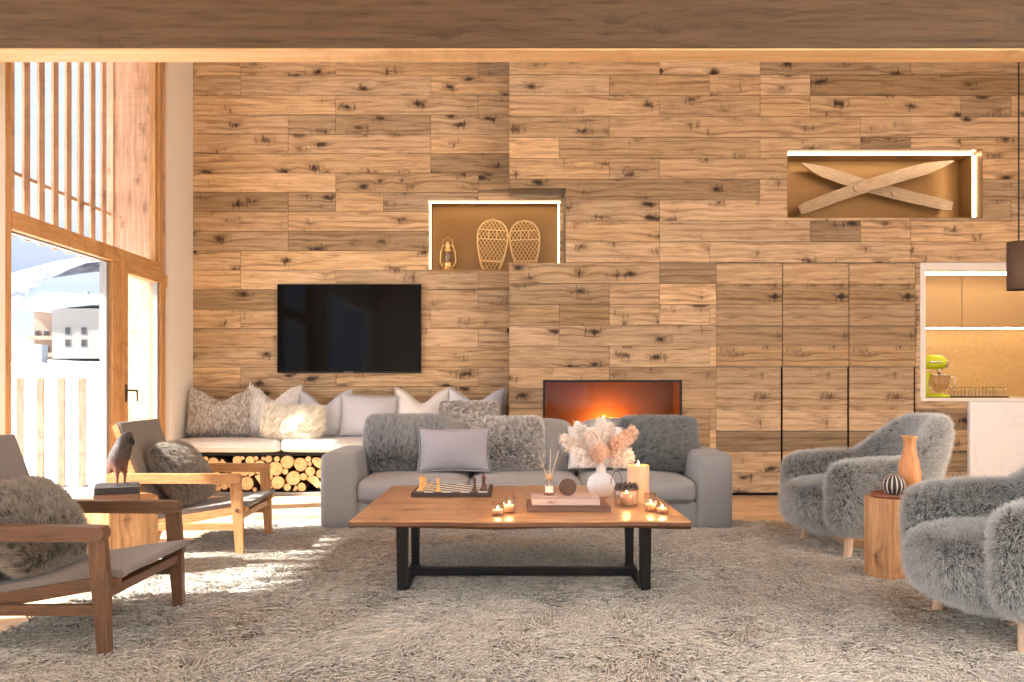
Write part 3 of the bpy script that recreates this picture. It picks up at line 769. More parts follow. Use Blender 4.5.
snowshoe(475.5, 506, 214, 268, 9.33, 'laced wooden snowshoe beside the small brass lantern', 3)
snowshoe(511, 541, 215, 268, 9.33, 'laced wooden snowshoe further from the lantern, near the niche end', -2)
lp = at(448, 267, 9.28)
ln = empty('brass_lantern', (lp.x, 9.28, NZ0), label='small antique brass lantern standing in the snowshoe niche', cat='lantern')
MB().lathe([(.0, 0), (.068, 0), (.07, .012), (.05, .03), (.045, .07), (.055, .08), (.03, .095), (0, .1)]).build('fuel_base', M['old_brass'], ln)
MB().lathe([(.03, .095), (.05, .14), (.045, .18), (.03, .215), (.028, .215), (.043, .18), (.047, .14), (.028, .095)]).build('glass_chimney', M['jar'], ln)
MB().lathe([(.035, .21), (.04, .23), (.025, .25), (.03, .27), (.03, .3), (.02, .32), (0, .325)]).build('cap', M['old_brass'], ln)
for sgn in (1, -1): MB().tube([(sgn*.055, 0, .04), (sgn*.085, 0, .1), (sgn*.08, 0, .2), (sgn*.055, 0, .27), (sgn*.02, 0, .29)], .0085, 8).build('side_tube', M['old_brass'], ln)
MB().tube([(-.07, 0, .2), (-.05, -.03, .33), (0, -.04, .36), (.05, -.03, .33), (.07, 0, .2)], .003, 6).build('handle', M['old_brass'], ln)

# ------------------------------------------------------------------ BENCH with firewood
bn = empty('firewood_bench', ((XL+SEAM)/2, 8.9, 0), label='built-in wall bench whose dark open base stores firewood', cat='bench')
bw2 = (SEAM-XL)/2-.002
MB().box(-bw2, bw2, -.22, .245, .41, .45).build('seat_board', M['matte_black'], bn, .003)
MB().box(-bw2, bw2, -.225, .245, .0, .035).build('plinth', M['grey_metal'], bn, .003)
MB().box(-bw2, bw2, .235, .247, .035, .41).build('back_panel', M['matte_black'], bn)
MB().box(-bw2, -bw2+.02, -.2, .235, .035, .41).box(bw2-.02, bw2, -.2, .235, .035, .41).build('side_panel', M['matte_black'], bn)
cxs = [XL+.004, at(284, 0, 8.75).x, -1.15, SEAM-.004]
for i, (a, b) in enumerate(zip(cxs, cxs[1:])):
    c = empty('bench_cushion', ((a+b)/2, 8.88, .452), label=['long off-white bench seat pad beside the white wall', 'long off-white bench seat pad under the pale blue cushion', 'long off-white bench seat pad mostly behind the sofa'][i], cat='seat pad', group='bench seat pads')
    h2 = (b-a)/2-.004
    slabcushion(-h2, h2, -.29, .258, 0, .125, .045, .012).build('pad', M['bench'], c, weld=True)
    g = MB()
    for z in (.03, .1): g.tube([(-h2+.03, -.292, z), (0, -.302, z), (h2-.03, -.292, z)], .004, 6)
    g.build('piping', M['bench'], c)
# logs
s = NT('log_end_grain'); P = s.coords(); x, y, z = s.xyz(P)
rr_ = s.math('SQRT', s.math('ADD', s.math('MULTIPLY', x, x), s.math('MULTIPLY', z, z)))
nz = s.noise(P, 1.6, 5, .6); ring = s.math('MULTIPLY_ADD', s.math('SINE', s.math('MULTIPLY', s.math('ADD', rr_, s.math('MULTIPLY', nz, .18)), 26)), .5, .5)
oi = s.n('ShaderNodeObjectInfo')
col = s.mix(s.math('MULTIPLY', ring, .35), lin((246, 218, 168)), lin((220, 178, 122)))
col = s.mix(s.ramp(nz, [(.45, 0), (.7, .8)]), col, lin((206, 144, 88)))
col = s.mix(s.math('MULTIPLY', oi.outputs['Random'], .35), col, lin((214, 146, 92)))
col = s.mix(s.ramp(rr_, [(.88, 0), (.96, .8)]), col, lin((150, 96, 58)))
s.set(Base_Color=col, Roughness=.8); M['logend'] = s.m
M['bark'] = plain('bark', (92, 66, 48), .95)
def log_proto(kind, seed):
    r = random.Random(seed); n = 18; poly = []
    for i in range(n):
        a = 2*PI*i/n
        k = 1+.05*math.sin(2*a+seed)+.04*math.sin(3*a+seed*2)
        x, z = math.cos(a)*k, math.sin(a)*k
        if kind == 1: z = max(z, -.15)
        if kind == 2: x = x*.62; 
        poly.append((x, z))
    g = MB(); g.prism(poly, 0, .38/1, 1, 1, True)
    for q in range(len(g.f)):
        if len(g.f[q]) > 4: g.mi[q] = 0
        g.sm[q] = len(g.f[q]) == 4
    o = g.build('firewood_log', [M['logend'], M['bark']]); return o
protos = [log_proto(0, 1), log_proto(0, 5), log_proto(1, 2), log_proto(2, 3)]
used = set(); r = random.Random(9)
lab = ['round-cut log end stacked in the bench firewood store', 'round-cut log end stacked in the bench firewood store', 'half-round split log stacked in the bench firewood store', 'narrow oval log end stacked in the bench firewood store']
circ = []
x0_, x1_, z0_, z1_ = XL+.03, -1.25, .037, .408
for rad0 in (.070, .062, .054, .046, .038, .030, .023):
    for _ in range(5000):
        rad = rad0*r.uniform(.93, 1.05); x = r.uniform(x0_+rad, x1_-rad); z = r.uniform(z0_+rad, z1_-rad)
        if all((x-a)**2+(z-b)**2 > (rad+c)**2*.97 for a, b, c in circ): circ.append((x, z, rad))
for x, z, rad in circ:
    k = r.choices([0, 1, 2, 3], [5, 4, 2, 1.4])[0]
    o = protos[k] if k not in used else protos[k].copy()
    if k in used: COL.objects.link(o)
    used.add(k); f = 1.05 if k < 2 else 1.12
    o.location = (x, 8.70+r.uniform(0, .03), z); o.scale = (rad*f, 1, rad*f); o.rotation_euler = (0, r.uniform(0, 6.28), 0)
    tag(o, lab[k], 'firewood', ['round firewood logs', 'round firewood logs', 'split firewood logs', 'oval firewood logs'][k])

# bench cushions
def place(px0, px1, py0, py1, Y): 
    a, b = at(px0, py1, Y), at(px1, py0, Y); return (a.x+b.x)/2, b.x-a.x, b.z-a.z
bz0 = .575
K = dict
def bcush(px0, px1, py0, py1, Y, name, mat, label, tilt=.22, **kw):
    cx, w, h = place(px0, px1, py0, py1, Y)
    return cushion(name, w, h*1.02, kw.pop('t', .19), (cx, Y, bz0), tilt, kw.pop('rz', random.Random(label).uniform(-.12, .12)), mat, label, group='cushions on the bench', **kw)
bcush(186, 251, 390, 436, 8.86, 'scatter_cushion', M['skin_l'], 'speckled beige-grey cushion at the wall end of the bench', chop=.2, furk=K(mat=M['f_knit'], cw=.85, dens=26000, L=.022, rad=.0032, rnd=.6, clump=.016, cl=.8, up=1.0, flow=4, k=4), seed=2)
bcush(243, 297, 388, 436, 8.92, 'scatter_cushion', M['skin_l'], 'plump white nubbly cushion behind the cream fleece one', chop=.24, furk=K(mat=M['f_white'], cw=.8, dens=20000, L=.02, rad=.0036, rnd=.6, clump=.02, cl=.8, up=1.0, flow=4, k=4), seed=3)
bcush(294, 350, 388, 434, 8.92, 'scatter_cushion', M['linen_blue'], 'pale blue linen cushion with tall pointed corners', chop=.27, seed=4, piping=M['linen_blue'])
bcush(338, 397, 392, 436, 8.84, 'scatter_cushion', M['linen_grey'], 'pale grey linen cushion leaning over beside the pale blue one', seed=5, yaw_tilt=.05, piping=M['linen_grey'])
bcush(394, 450, 388, 436, 8.90, 'scatter_cushion', M['linen_white'], 'white linen cushion just above the furry grey sofa cushion', chop=.25, seed=6, piping=M['linen_white'])
bcush(445, 506, 388, 436, 8.92, 'scatter_cushion', M['linen_blue'], 'off-white cushion at the far bench end behind a furry one', chop=.24, seed=7, piping=M['linen_blue'])
cx, w, h = place(257, 321, 408, 438, 8.7)
cushion('lumbar_cushion', w*.93, h*.93, .13, (cx, 8.68, bz0), .2, 0, M['skin_l'], 'low cream fleece cushion lying before the white bench cushions', group='cushions on the bench', furk=K(mat=M['f_cream'], cw=.8, dens=30000, L=.03, rad=.0022, rnd=.5, clump=.035, cl=.9, up=.9, flow=4, k=5), seed=8)
g = MB().tube([(-.3, -.06, .0), (-.32, -.07, .02)], .015, 6)
cx, w, h = place(436, 500, 398, 438, 8.7)
cushion('scatter_cushion', w, h, .16, (cx, 8.68, bz0), .2, 0, M['skin_l'], 'mottled furry cushion at the sofa end of the bench', group='cushions on the bench', furk=K(mat=M['f_mottle'], cw=.85, dens=45000, L=.024, clump=.018, rad=.0013, rnd=.4, flow=3), seed=9)

# ------------------------------------------------------------------ SOFA
SY = 6.43; sX0, sX1 = (319.5-512)*SY/F, (733.5-512)*SY/F; scx = (sX0+sX1)/2; hw = (sX1-sX0)/2
so = empty('sofa', (scx, SY, 0), label='long grey fabric three-seat sofa facing the coffee table', cat='sofa')
aw = (360-321)*SY/F
for sgn, nm in ((-1, 'armrest'), (1, 'armrest')):
    a, b = sorted((sgn*hw, sgn*(hw-aw*.95)))
    slabcushion(a, b, 0, .95, .02, .60, .045, .012).build(nm, M['sofa'], so, weld=True)
ix0, ix1 = -hw+aw*.95, hw-aw*.95
slabcushion(ix0-.03, ix1+.03, .03, .93, .035, .235, .02, .0).build('base', M['sofa'], so, weld=True)
slabcushion(ix0-.02, ix1+.02, .72, .94, .1, .68, .05, .01).build('back_frame', M['sofa'], so, weld=True)
js = [ix0, (468.5-512)*SY/F-scx, (582-512)*SY/F-scx, ix1]
for a, b in zip(js, js[1:]):
    c = slabcushion(a+.003, b-.003, -.01, .74, .225, .40, .05, .035).build('seat_cushion', M['sofa2'], so, weld=True)
    g = MB().tube([(a+.03, -.012, .262), ((a+b)/2, -.03, .262), (b-.03, -.012, .262)], .003, 6); g.build('seam', M['sofa'], c)
for a, b in zip(js, js[1:]):
    c = slabcushion(a+.01, b-.01, -.11, .11, 0, .46, .08, .05)
    R = Matrix.Translation((0, .62, .345)) @ Matrix.Rotation(-.18, 4, 'X')
    c.v = [tuple(R @ Vector(p)) for p in c.v]; c.build('back_cushion', M['sofa2'], so, weld=True)
for a in (-hw+.1, hw-.1):
    for b in (.08, .86): MB().tube([(a, b, 0), (a, b, .04)], .025, 10).build('foot', M['black'], so)
def scush(px0, px1, py0, py1, Y, mat, label, tilt=.25, **kw):
    cx, w, h = place(px0, px1, py0, py1, Y)
    return cushion('sofa_cushion', w, h*1.04, kw.pop('t', .25), (cx, Y, .44), tilt, kw.pop('rz', random.Random(label).uniform(-.08, .08)), mat, label, group='cushions on the sofa', **kw)
scush(361, 446, 420, 473, 6.85, M['skin'], 'grey furry cushion at the log-store end of the sofa', furk=K(mat=M['f_grey'], dens=45000, L=.032, rad=.0011, flow=2.5, clump=.02), seed=11, pinch=.02)
scush(417, 491, 429, 472, 6.70, M['velvet'], 'smooth lilac-grey cushion leaning in front of furry ones', seed=12, piping=M['velvet'], t=.17, pinch=.07)
scush(474, 545, 419, 472, 6.85, M['skin'], 'light speckled furry cushion at the middle of the sofa', furk=K(mat=M['f_mottle'], cw=.85, dens=45000, L=.03, rad=.0012, rnd=.35, flow=4, clump=.014), seed=13, pinch=.03)
scush(566, 636, 428, 472, 6.84, M['linen_white'], 'smooth pale cushion behind the pampas bouquet', seed=14, t=.17)
scush(619, 700, 420, 473, 6.84, M['skin'], 'dark grey furry cushion beside the right sofa arm', furk=K(mat=M['f_dark'], dens=45000, L=.034, rad=.0011, flow=2.5, clump=.02), seed=15, pinch=.02, tilt=.3)

# ------------------------------------------------------------------ COFFEE TABLE
TZ = .45; ty0, ty1 = 4.14, 5.68; tx0, tx1 = -.795, .873
ta = empty('coffee_table', (0, 4.91, 0), label='live-edge walnut coffee table on black metal trestle legs', cat='coffee table')
g = MB(); N = 60; V = []
for i in range(N+1):
    t = i/N; x = tx0+(tx1-tx0)*t
    f0 = ty0+.012*math.sin(t*9)+.008*math.sin(t*23+1); f1 = ty1+.012*math.sin(t*8+2)
    dz = .007*math.sin(t*11+.5)
    ring = [(f0+.015, TZ-.036+dz*.6), (f0-.002, TZ-.024), (f0+.003, TZ-.006+dz*.2), (f0+.014, TZ), (f1-.014, TZ), (f1, TZ-.01), (f1-.01, TZ-.034)]
    V += [(x, a-4.91, b) for a, b in ring]
m = 7
g.add(V, [(i*m+k, i*m+(k+1) % m, (i+1)*m+(k+1) % m, (i+1)*m+k) for i in range(N) for k in range(m)], 0, False)
g.add(V, [tuple(range(m))[::-1], tuple(range(N*m, N*m+m))])
for q in range(N*m):
    if q % m in (0, 1, 5, 6): g.mi[q] = 1
M['edge'] = wood('live_edge_wood', (120, 82, 54), (96, 62, 40), (60, 38, 24), 0, 1.5, .3, .5)
top = g.build('tabletop', [M['table'], M['edge']], ta, weld=True)
def leg(xt, xb, y0, y1, w=.062):
    g = MB(); V = []
    for z, xx, ww in ((0.0, xb, w*.78), (TZ-.03, xt, w)):
        for a, b in ((xx-ww/2, y0), (xx+ww/2, y0), (xx+ww/2, y1), (xx-ww/2, y1)): V.append((a, b-4.91, z))
    g.add(V, [(0, 1, 5, 4), (1, 2, 6, 5), (2, 3, 7, 6), (3, 0, 4, 7), (3, 2, 1, 0), (4, 5, 6, 7)])
    return g.build('leg', M['black'], ta, .003)
lx = [at(402.5, 0, 4.48).x, at(645, 0, 4.48).x]
for x in lx:
    leg(x, x+(0.0), 4.45, 4.51); leg(x, x, 5.06, 5.11, .055)
    MB().box(x-.03, x+.03, 4.5-4.91, 5.1-4.91, .008, .05).build('foot_rail', M['black'], ta, .003)
    MB().box(x-.03, x+.03, 4.48-4.91, 5.1-4.91, TZ-.058, TZ-.034).build('top_rail', M['black'], ta, .002)
MB().box(lx[0], lx[1], 4.76-4.91, 4.82-4.91, .05, .09).build('stretcher', M['black'], ta, .003)

# chess set
ct_ = at(453.5, 491, 5.27)
bd = empty('chess_board', (ct_.x, 5.29, TZ), label='black and white chess board near the left end of the table', cat='chess board')
MB().box(-.238, .238, -.235, .235, 0, .026).build('frame', plain('dark_brown_board', (62, 48, 44), .5), bd, .002)
s = NT('chess_squares'); x, y, z = s.xyz(s.coords()); q = s.n('ShaderNodeTexChecker'); q.inputs['Scale'].default_value = 1/.054
s.put(q.inputs['Vector'], s.comb(s.math('ADD', x, .0001), s.math('ADD', y, .0001), .001)); q.inputs[1].default_value = lin((238, 234, 228)); q.inputs[2].default_value = lin((58, 54, 52))
s.set(Base_Color=q.outputs[0], Roughness=.4)
MB().box(-.216, .216, -.216, .216, .026, .0275).build('squares', s.m, bd)
M['boxwood'] = plain('boxwood', (222, 166, 92), .4); M['rosewood'] = plain('rosewood', (88, 52, 42), .4)
def piece(nm, h, mat):
    root = empty(nm, (0, 0, 0)); s_ = h/.09
    MB().lathe([(.0, 0), (.02, 0), (.021, .006), (.014, .014), (.009, .03), (.0075, .05), (.012, .054), (.009, .058), (.011, .068), (.012, .075*1), (.0, .076)], n=16).build('body', mat, root)
    if nm == 'chess_king': MB().box(-.002, .002, -.002, .002, .075, .092).box(-.006, .006, -.002, .002, .081, .086).build('cross', mat, root)
    elif nm == 'chess_pawn': pass
    else: MB().lathe([(0, .074), (.006, .078), (.004, .087), (0, .09)], n=12).build('finial', mat, root)
    root.scale = (s_, s_, s_); return root
sqc = lambda i, j: (bd.location.x+(i-3.5)*.054, bd.location.y+(j-3.5)*.054, TZ+.0275)
for nm, i, j, h, m, lb in [('chess_king', 0, 1, .115, 'boxwood', 'tall light wooden chess king nearest the table end'), ('chess_bishop', 0, 3, .09, 'boxwood', 'light wooden bishop standing on the board behind the king'), ('chess_pawn', 1, 3, .06, 'boxwood', 'small light wooden chess pawn on the board'), ('chess_queen', 2, 0, .10, 'boxwood', 'light wooden chess queen standing a little ahead of the king'),
                        ('chess_rook', 0, 6, .07, 'boxwood', 'light wooden rook on the sofa side of the board'), ('chess_queen', 6, 1, .1, 'rosewood', 'dark wooden chess queen ahead of the dark king'), ('chess_king', 7, 1, .12, 'rosewood', 'tall dark wooden chess king at the candle end'), ('chess_bishop', 7, 4, .09, 'rosewood', 'dark wooden bishop standing behind the dark king')]:
    p = piece(nm, h*.86, M[m]); p.location = sqc(i, j); tag(p, lb, 'chess piece', 'chess pieces')

def jar_candle(px0, px1, pyt, pyb, label):
    Y = (EYE-TZ)*F/(pyb-1.0-388); c = at((px0+px1)/2, 388, Y); R_ = (px1-px0)/2*Y/F; H_ = (pyb-pyt)*Y/F*.96
    r_ = empty('tealight_candle', (c.x, Y+R_*.3, TZ), label=label, cat='candle', group='small glass candles on the table')
    MB().lathe([(0, .001), (R_*.95, .001), (R_, .006), (R_, H_), (R_*.93, H_), (R_*.92, .008), (0, .007)], n=24).build('glass_holder', M['jar'], r_)
    MB().lathe([(0, .008), (R_*.86, .008), (R_*.86, H_*.42), (R_*.3, H_*.4), (0, H_*.4)], n=24).build('wax', M['wax'], r_)
    MB().lathe([(0, H_*.43), (.005, H_*.43+.005), (.004, H_*.43+.011), (0, H_*.43+.02)], n=10).build('flame', M['flame_s'], r_)
    l = bpy.data.lights.new('candle_light', 'POINT'); l.energy = .5; l.color = (1, .55, .22); l.shadow_soft_size = .012
    o = bpy.data.objects.new('candle_light', l); COL.objects.link(o); o.parent = r_; o.location = (0, 0, H_*.43+.03)
jar_candle(491.5, 504, 502.5, 516.5, 'shorter tealight jar nearest the chess board')
jar_candle(503, 515.5, 494, 514.5, 'taller tealight jar between chess board and books')
jar_candle(644.6, 657, 493, 513, 'taller tealight jar beside the pillar candle')
jar_candle(656, 669, 501.5, 514.8, 'shorter tealight jar nearest the right table edge')

def book(nm, w, d, h, mat, root, pages_front=False):
    MB().box(-w/2, w/2, -d/2, d/2, 0, .004).box(-w/2, w/2, -d/2, d/2, h-.004, h).box(-w/2, w/2, -d/2, -d/2+.004, 0, h).build('cover', mat, root, .0015)
    MB().box(-w/2+.005, w/2-.005, -d/2+.005, d/2-.006, .004, h-.004).build('pages', M['pages'], root)
bl = at(569, 388, 4.46)
b1 = empty('book', (bl.x, 4.60, TZ), label='wider brown book lying underneath on the coffee table', cat='book', group='books on the coffee table'); book('b', .44, .30, .028, M['book_brown'], b1)
bu = at(566, 388, 4.50)
b2 = empty('book', (bu.x, 4.62, TZ+.028), label='dusty pink book carrying the reed diffuser', cat='book', group='books on the coffee table'); book('b', .36, .25, .037, M['book_pink'], b2)
tc = bpy.data.curves.new('spine_text', 'FONT'); tc.body = 'HELT'; tc.size = .022; tc.shear = .2; tc.extrude = .0004; tc.materials.append(M['ink'])
to = bpy.data.objects.new('spine_text', tc); COL.objects.link(to); bpy.context.view_layer.update(); tm = bpy.data.meshes.new_from_object(to); bpy.data.objects.remove(to); to = bpy.data.objects.new('spine_text', tm); COL.objects.link(to); to.parent = b2; to.rotation_euler = (PI/2, 0, 0); to.location = (-.10, -.1262, .011)
dz = TZ+.065
dp = at(549, 388, 4.66)
df = empty('reed_diffuser', (dp.x, 4.64, dz), label='small glass reed diffuser bottle with three reeds on the books', cat='diffuser')
MB().lathe([(0, .001), (.028, .001), (.031, .006), (.031, .06), (.026, .07), (.014, .078), (.014, .09), (.011, .09), (.011, .078), (.028, .06), (.028, .006), (0, .005)], n=24).build('bottle', M['jar'], df)
MB().lathe([(0, .006), (.027, .006), (.027, .035), (0, .035)], n=24).build('oil', M['liquid'], df)
lb_ = MB()
V = []; 
for k in range(9):
    a = -PI/2-.8+1.6*k/8
    for z in (.018, .052): V.append((.0318*math.cos(a), .0318*math.sin(a), z))
lb_.add(V, [(2*k, 2*k+2, 2*k+3, 2*k+1) for k in range(8)], 0, True); lb_.build('bottle_label', M['label'], df)
MB().lathe([(0, .085), (.018, .085), (.018, .115), (.006, .116), (.006, .1), (0, .1)], n=20).build('stopper', M['lightwood'], df)
for (dx, dy, hz) in ((-.064, .02, .25), (.01, .01, .25), (.052, -.01, .245)): MB().tube([(-dx*.25, -dy*.2, .02), (dx, dy, hz)], .0018, 6).build('reed', M['reed'], df)
wp = at(567.5, 388, 4.64)
wd_ = empty('wooden_disc', (wp.x, 4.62, dz+.046), label='dark round wooden disc standing on edge beside the diffuser', cat='ornament')
MB().tube([(0, -.012, 0), (0, .012, 0)], .046, 32).build('disc', plain('dark_disc', (84, 58, 46), .5), wd_, rot=(0, 0, .35))
MB().tube([(0, -.016, 0), (0, -.011, 0)], .03, 32).build('inlay', plain('dark_inlay', (84, 56, 42), .5), wd_, rot=(0, 0, .35))

# vase and pampas
vp = at(601, 388, 5.03); vY = 5.03
va = empty('ribbed_vase', (vp.x, vY, TZ), label='round white ribbed ceramic vase holding pampas', cat='vase')
MB().lathe([(.0, 0), (.04, 0), (.062, .02), (.08, .055), (.084, .085), (.072, .12), (.045, .142), (.029, .152), (.027, .2), (.031, .208), (.026, .208), (.022, .155), (0, .15)], n=96, rib=-.06, ribn=32).build('vase_body', M['ceramic'], va)
vt = TZ+.205
stems = [(563, 436, -.02, 'pampas', 'cream pampas plume drooping furthest to the left'), (577, 424, .06, 'pampas_w', 'white pampas plume rising left of the middle ones'), (590, 430, -.05, 'pampas', 'cream pampas plume just left of the tall centre'), (602, 420, .02, 'pampas_w', 'tallest cream-white pampas plume at the centre'),
         (610, 424, .08, 'pampas', 'cream pampas plume just right of the tallest one'), (598, 446, -.07, 'pampas_p', 'short rust-pink pampas plume low in the centre'), (622, 436, -.02, 'pampas_p', 'pink pampas plume leaning moderately right'), (634, 428, .03, 'pampas_p', 'pink pampas plume leaning furthest to the right'), (575, 450, -.06, 'pampas_w', 'low whitish pampas plume hanging out on the left'), (630, 452, -.05, 'pampas', 'low cream pampas plume hanging out on the right')]
for q, (px_, py_, dy, mt, lb) in enumerate(stems):
    rng = np.random.default_rng(100+q); tp = at(px_, py_, vY+dy); base = Vector((va.location.x+(px_-601)*.0003, vY, vt-.08))
    root = empty('pampas_stem', base, label=lb, cat='pampas grass', group='pampas stems in the vase')
    e = tp-base; ctrl = Vector((e.x*.15, e.y*.3, e.z*.62))
    n = 22; pts = [ (ctrl*2*(1-t)*t+e*t*t) for t in np.linspace(0, 1, n)]
    MB().tube(pts, .0018, 6).build('stalk', M['reed'], root)
    n2 = 900; t = rng.uniform(.42, 1.0, n2); P = np.array([list(ctrl*2*(1-k)*k+e*k*k) for k in t])
    T = np.array([list((ctrl*2*(1-2*k)+e*2*k)) for k in t]); T /= np.linalg.norm(T, axis=1)[:, None]
    rd = rng.normal(size=(n2, 3)); rd -= (rd*T).sum(1)[:, None]*T; rd /= np.linalg.norm(rd, axis=1)[:, None]
    ll = (.058*np.sin(np.clip((t-.38)/.62, 0, 1)*PI)**.6+.012)[:, None]*rng.uniform(.25, 1, (n2, 1))
    k = 5; C = np.empty((n2, k, 3))
    for i in range(k):
        u = i/(k-1); C[:, i] = P+ll*(rd*.8*u+T*.75*u+np.array([0, 0, -.5])*u*u)+rng.normal(size=(n2, 3))*.009*u
    curves_obj('plume', C, np.tile(np.linspace(.0012, .0011, k), (n2, 1)), rng.random(n2), M[mt], root)

# pillar candle, lantern jar
pc = at(639, 388, 4.80)
pr = empty('pillar_candle', (pc.x, 4.83, TZ), label='tall thick cream pillar candle on the table', cat='candle')
MB().lathe([(0, 0), (.06, 0), (.062, .004), (.062, .208), (.057, .214), (.05, .205), (.02, .19), (0, .19)], n=40).build('wax', M['wax'], pr)
MB().tube([(0, 0, .19), (.001, 0, .205)], .0015, 6).build('wick', M['matte_black'], pr)
MB().lathe([(0, .203), (.006, .21), (.005, .22), (0, .238)], n=10).build('flame', M['flame_s'], pr)
l = bpy.data.lights.new('candle_light', 'POINT'); l.energy = .3; l.color = (1, .55, .2); l.shadow_soft_size = .01
o = bpy.data.objects.new('candle_light', l); COL.objects.link(o); o.parent = pr; o.location = (0.0, 0, .235)
lj = at(627.5, 388, 4.62)
lr = empty('lantern_jar', (lj.x, 4.66, TZ), label='glass candle jar with dark crown lid and ring handle', cat='candle jar')
MB().lathe([(0, .002), (.06, .002), (.067, .01), (.067, .085), (.06, .095), (.056, .095), (.063, .084), (.063, .012), (0, .01)], n=32).build('jar', M['jar'], lr)
MB().lathe([(0, .011), (.034, .011), (.034, .075), (0, .073)], n=24).build('candle', M['wax'], lr)
MB().lathe([(0, .076), (.004, .082), (0, .1)], n=8).build('flame', M['flame_s'], lr)
g = MB().lathe([(.045, .118), (.064, .094), (.07, .096), (.066, .104), (.052, .124), (.045, .124)], n=32)
for k in range(12): a = k*PI/6; g.tube([(.064*math.cos(a), .064*math.sin(a), .1), (.05*math.cos(a), .05*math.sin(a), .128)], .006, 6)
g.build('crown_lid', M['dark_steel'], lr)
MB().tube([(-.06+.075*(1-math.cos(t))*.5 if False else -.055+.03*math.cos(t*1.0)-.0, .0, .12+.0+.075*math.sin(t)) for t in np.linspace(.2, PI, 14)], .0022, 6).build('ring_handle', M['dark_steel'], lr)
l = bpy.data.lights.new('candle_light', 'POINT'); l.energy = .7; l.color = (1, .55, .22); l.shadow_soft_size = .01
o = bpy.data.objects.new('candle_light', l); COL.objects.link(o); o.parent = lr; o.location = (0, 0, .105)

# ------------------------------------------------------------------ LOUNGE CHAIRS
def lounge(loc, rz, mh, mv, label):
    root = empty('lounge_chair', loc, rz, label=label, cat='armchair', group='wooden lounge chairs'); root.scale = (.98, .98, 1.01)
    for sg in (-1, 1):
        y0, y1 = sg*.385-.02, sg*.385+.02
        MB().prism([(-.057, .50), (.010, .50), (.024, .34), (.030, 0), (-.014, 0), (-.040, .28), (-.05, .38)], y0, y1).build('leg', mv, root, .006)
        MB().prism([(-.70, .49), (-.63, .49), (-.70, .24), (-.80, 0), (-.85, 0), (-.77, .25)], y0, y1).build('leg', mv, root, .006)
        MB().prism([(-.84, .492), (-.04, .485), (-.01, .483), (.010, .495), (.014, .52), (.004, .541), (-.03, .544), (-.84, .55)], sg*.385-.035, sg*.385+.035).build('armrest', mh, root, .006)
        MB().prism([(-.76, .19), (-.03, .19), (-.03, .232), (-.76, .232)], y0+.006, y1-.006).build('side_stretcher', mh, root, .005)
        MB().prism([(-.66, .175), (-.02, .285), (.045, .30), (.05, .33), (-.03, .335), (-.66, .235)], sg*.345-.018, sg*.345+.018).build('seat_rail', mh, root, .004)
        MB().prism([(-.60, .22), (-.56, .22), (-.80, .86), (-.835, .85)], sg*.33-.015, sg*.33+.015).build('back_stile', mh, root, .004)
        MB().tube([(-.008, sg*.385-.0235, .315), (-.008, sg*.385+.0235, .315)], .013, 14).build('bolt', M['walnut'], root)
    MB().prism([(-.03, .25), (.012, .25), (.012, .29), (-.03, .29)], -.37, .37).build('front_stretcher', mh, root, .004)
    MB().prism([(-.66, .2), (-.62, .2), (-.62, .24), (-.66, .24)], -.37, .37).build('rear_stretcher', mh, root, .004)
    MB().prism([(-.62, .235), (-.03, .318), (.055, .330), (.066, .345), (.058, .362), (.03, .362), (-.62, .272)], -.345, .345).build('seat', M['seatcloth'], root, .01, 3)
    MB().prism([(-.585, .24), (-.55, .25), (-.785, .868), (-.80, .872), (-.82, .86)], -.335, .335).build('backrest', M['seatcloth'], root, .008, 3)
    return root
k_ = .972
lounge((-1.68*k_, 3.885*k_, 0), 0, M['walnut'], M['oak_v_shaded'], 'oak lounge chair, coloured as in shade, in the left foreground with furry cushion')
lounge((-1.815*k_, 5.99*k_, 0), math.radians(2.5), M['oak'], M['oak_v'], 'lighter oak lounge chair further back near the window door')
def chair_cushion(loc, rz, label, mat, seed, w=.52, h=.46):
    return cushion('fur_cushion', w, h, .26, loc, .62, rz, M['skin'], label, group='cushions on the lounge chairs', furk=K(mat=mat, dens=60000, L=.036, rad=.0009, flow=2.5, clump=.02, rnd=.22), seed=seed, pinch=.02)
chair_cushion((-2.04*k_, 3.84*k_, .33), PI/2, 'brown-grey furry cushion on the dark foreground lounge chair', M['f_brown'], 21, .54, .42)
chair_cushion((-2.19*k_, 5.98*k_, .35), PI/2, 'grey-brown furry cushion on the lighter lounge chair by the window', M['f_brown'], 22, .5, .44)

# ------------------------------------------------------------------ SIDE TABLES
def octo(R, z0, z1, rot=0, n=8):
    return MB().prism([(R*math.cos(rot+2*PI*k/n), R*math.sin(rot+2*PI*k/n)) for k in range(n)], z0, z1, axis=2)
st1 = empty('stump_table', (-2.30, 4.95, 0), label='faceted wooden block side table between the lounge chairs', cat='side table')
octo(.225, .0, .46, .25, 8).build('body', M['stump'], st1, .006)
octo(.222, .46, .465, .25, 8).build('tabletop', M['stump'], st1, .001)
st2 = empty('stump_table', (2.17, 4.85, 0), label='faceted wooden block side table between the fur armchairs', cat='side table')
octo(.152, 0, .475, .22, 8).build('body', M['stump'], st2, .006)
octo(.149, .475, .48, .22, 8).build('tabletop', M['stump'], st2, .001)
tr = empty('round_tray', (2.195, 4.85, .481), label='round red-brown leather tray on the right block table', cat='tray')
MB().lathe([(0, 0), (.136, 0), (.14, .004), (.14, .022), (.134, .022), (.132, .007), (0, .006)], n=40).build('base', M['tray'], tr)
s = NT('striped_glaze'); x, y, z = s.xyz(s.coords()); an = s.n('ShaderNodeMath', operation='ARCTAN2'); s.put(an.inputs[0], y); s.put(an.inputs[1], x)
st = s.ramp(s.math('SINE', s.math('MULTIPLY', an.outputs[0], 14)), [(.45, 0), (.55, 1)])
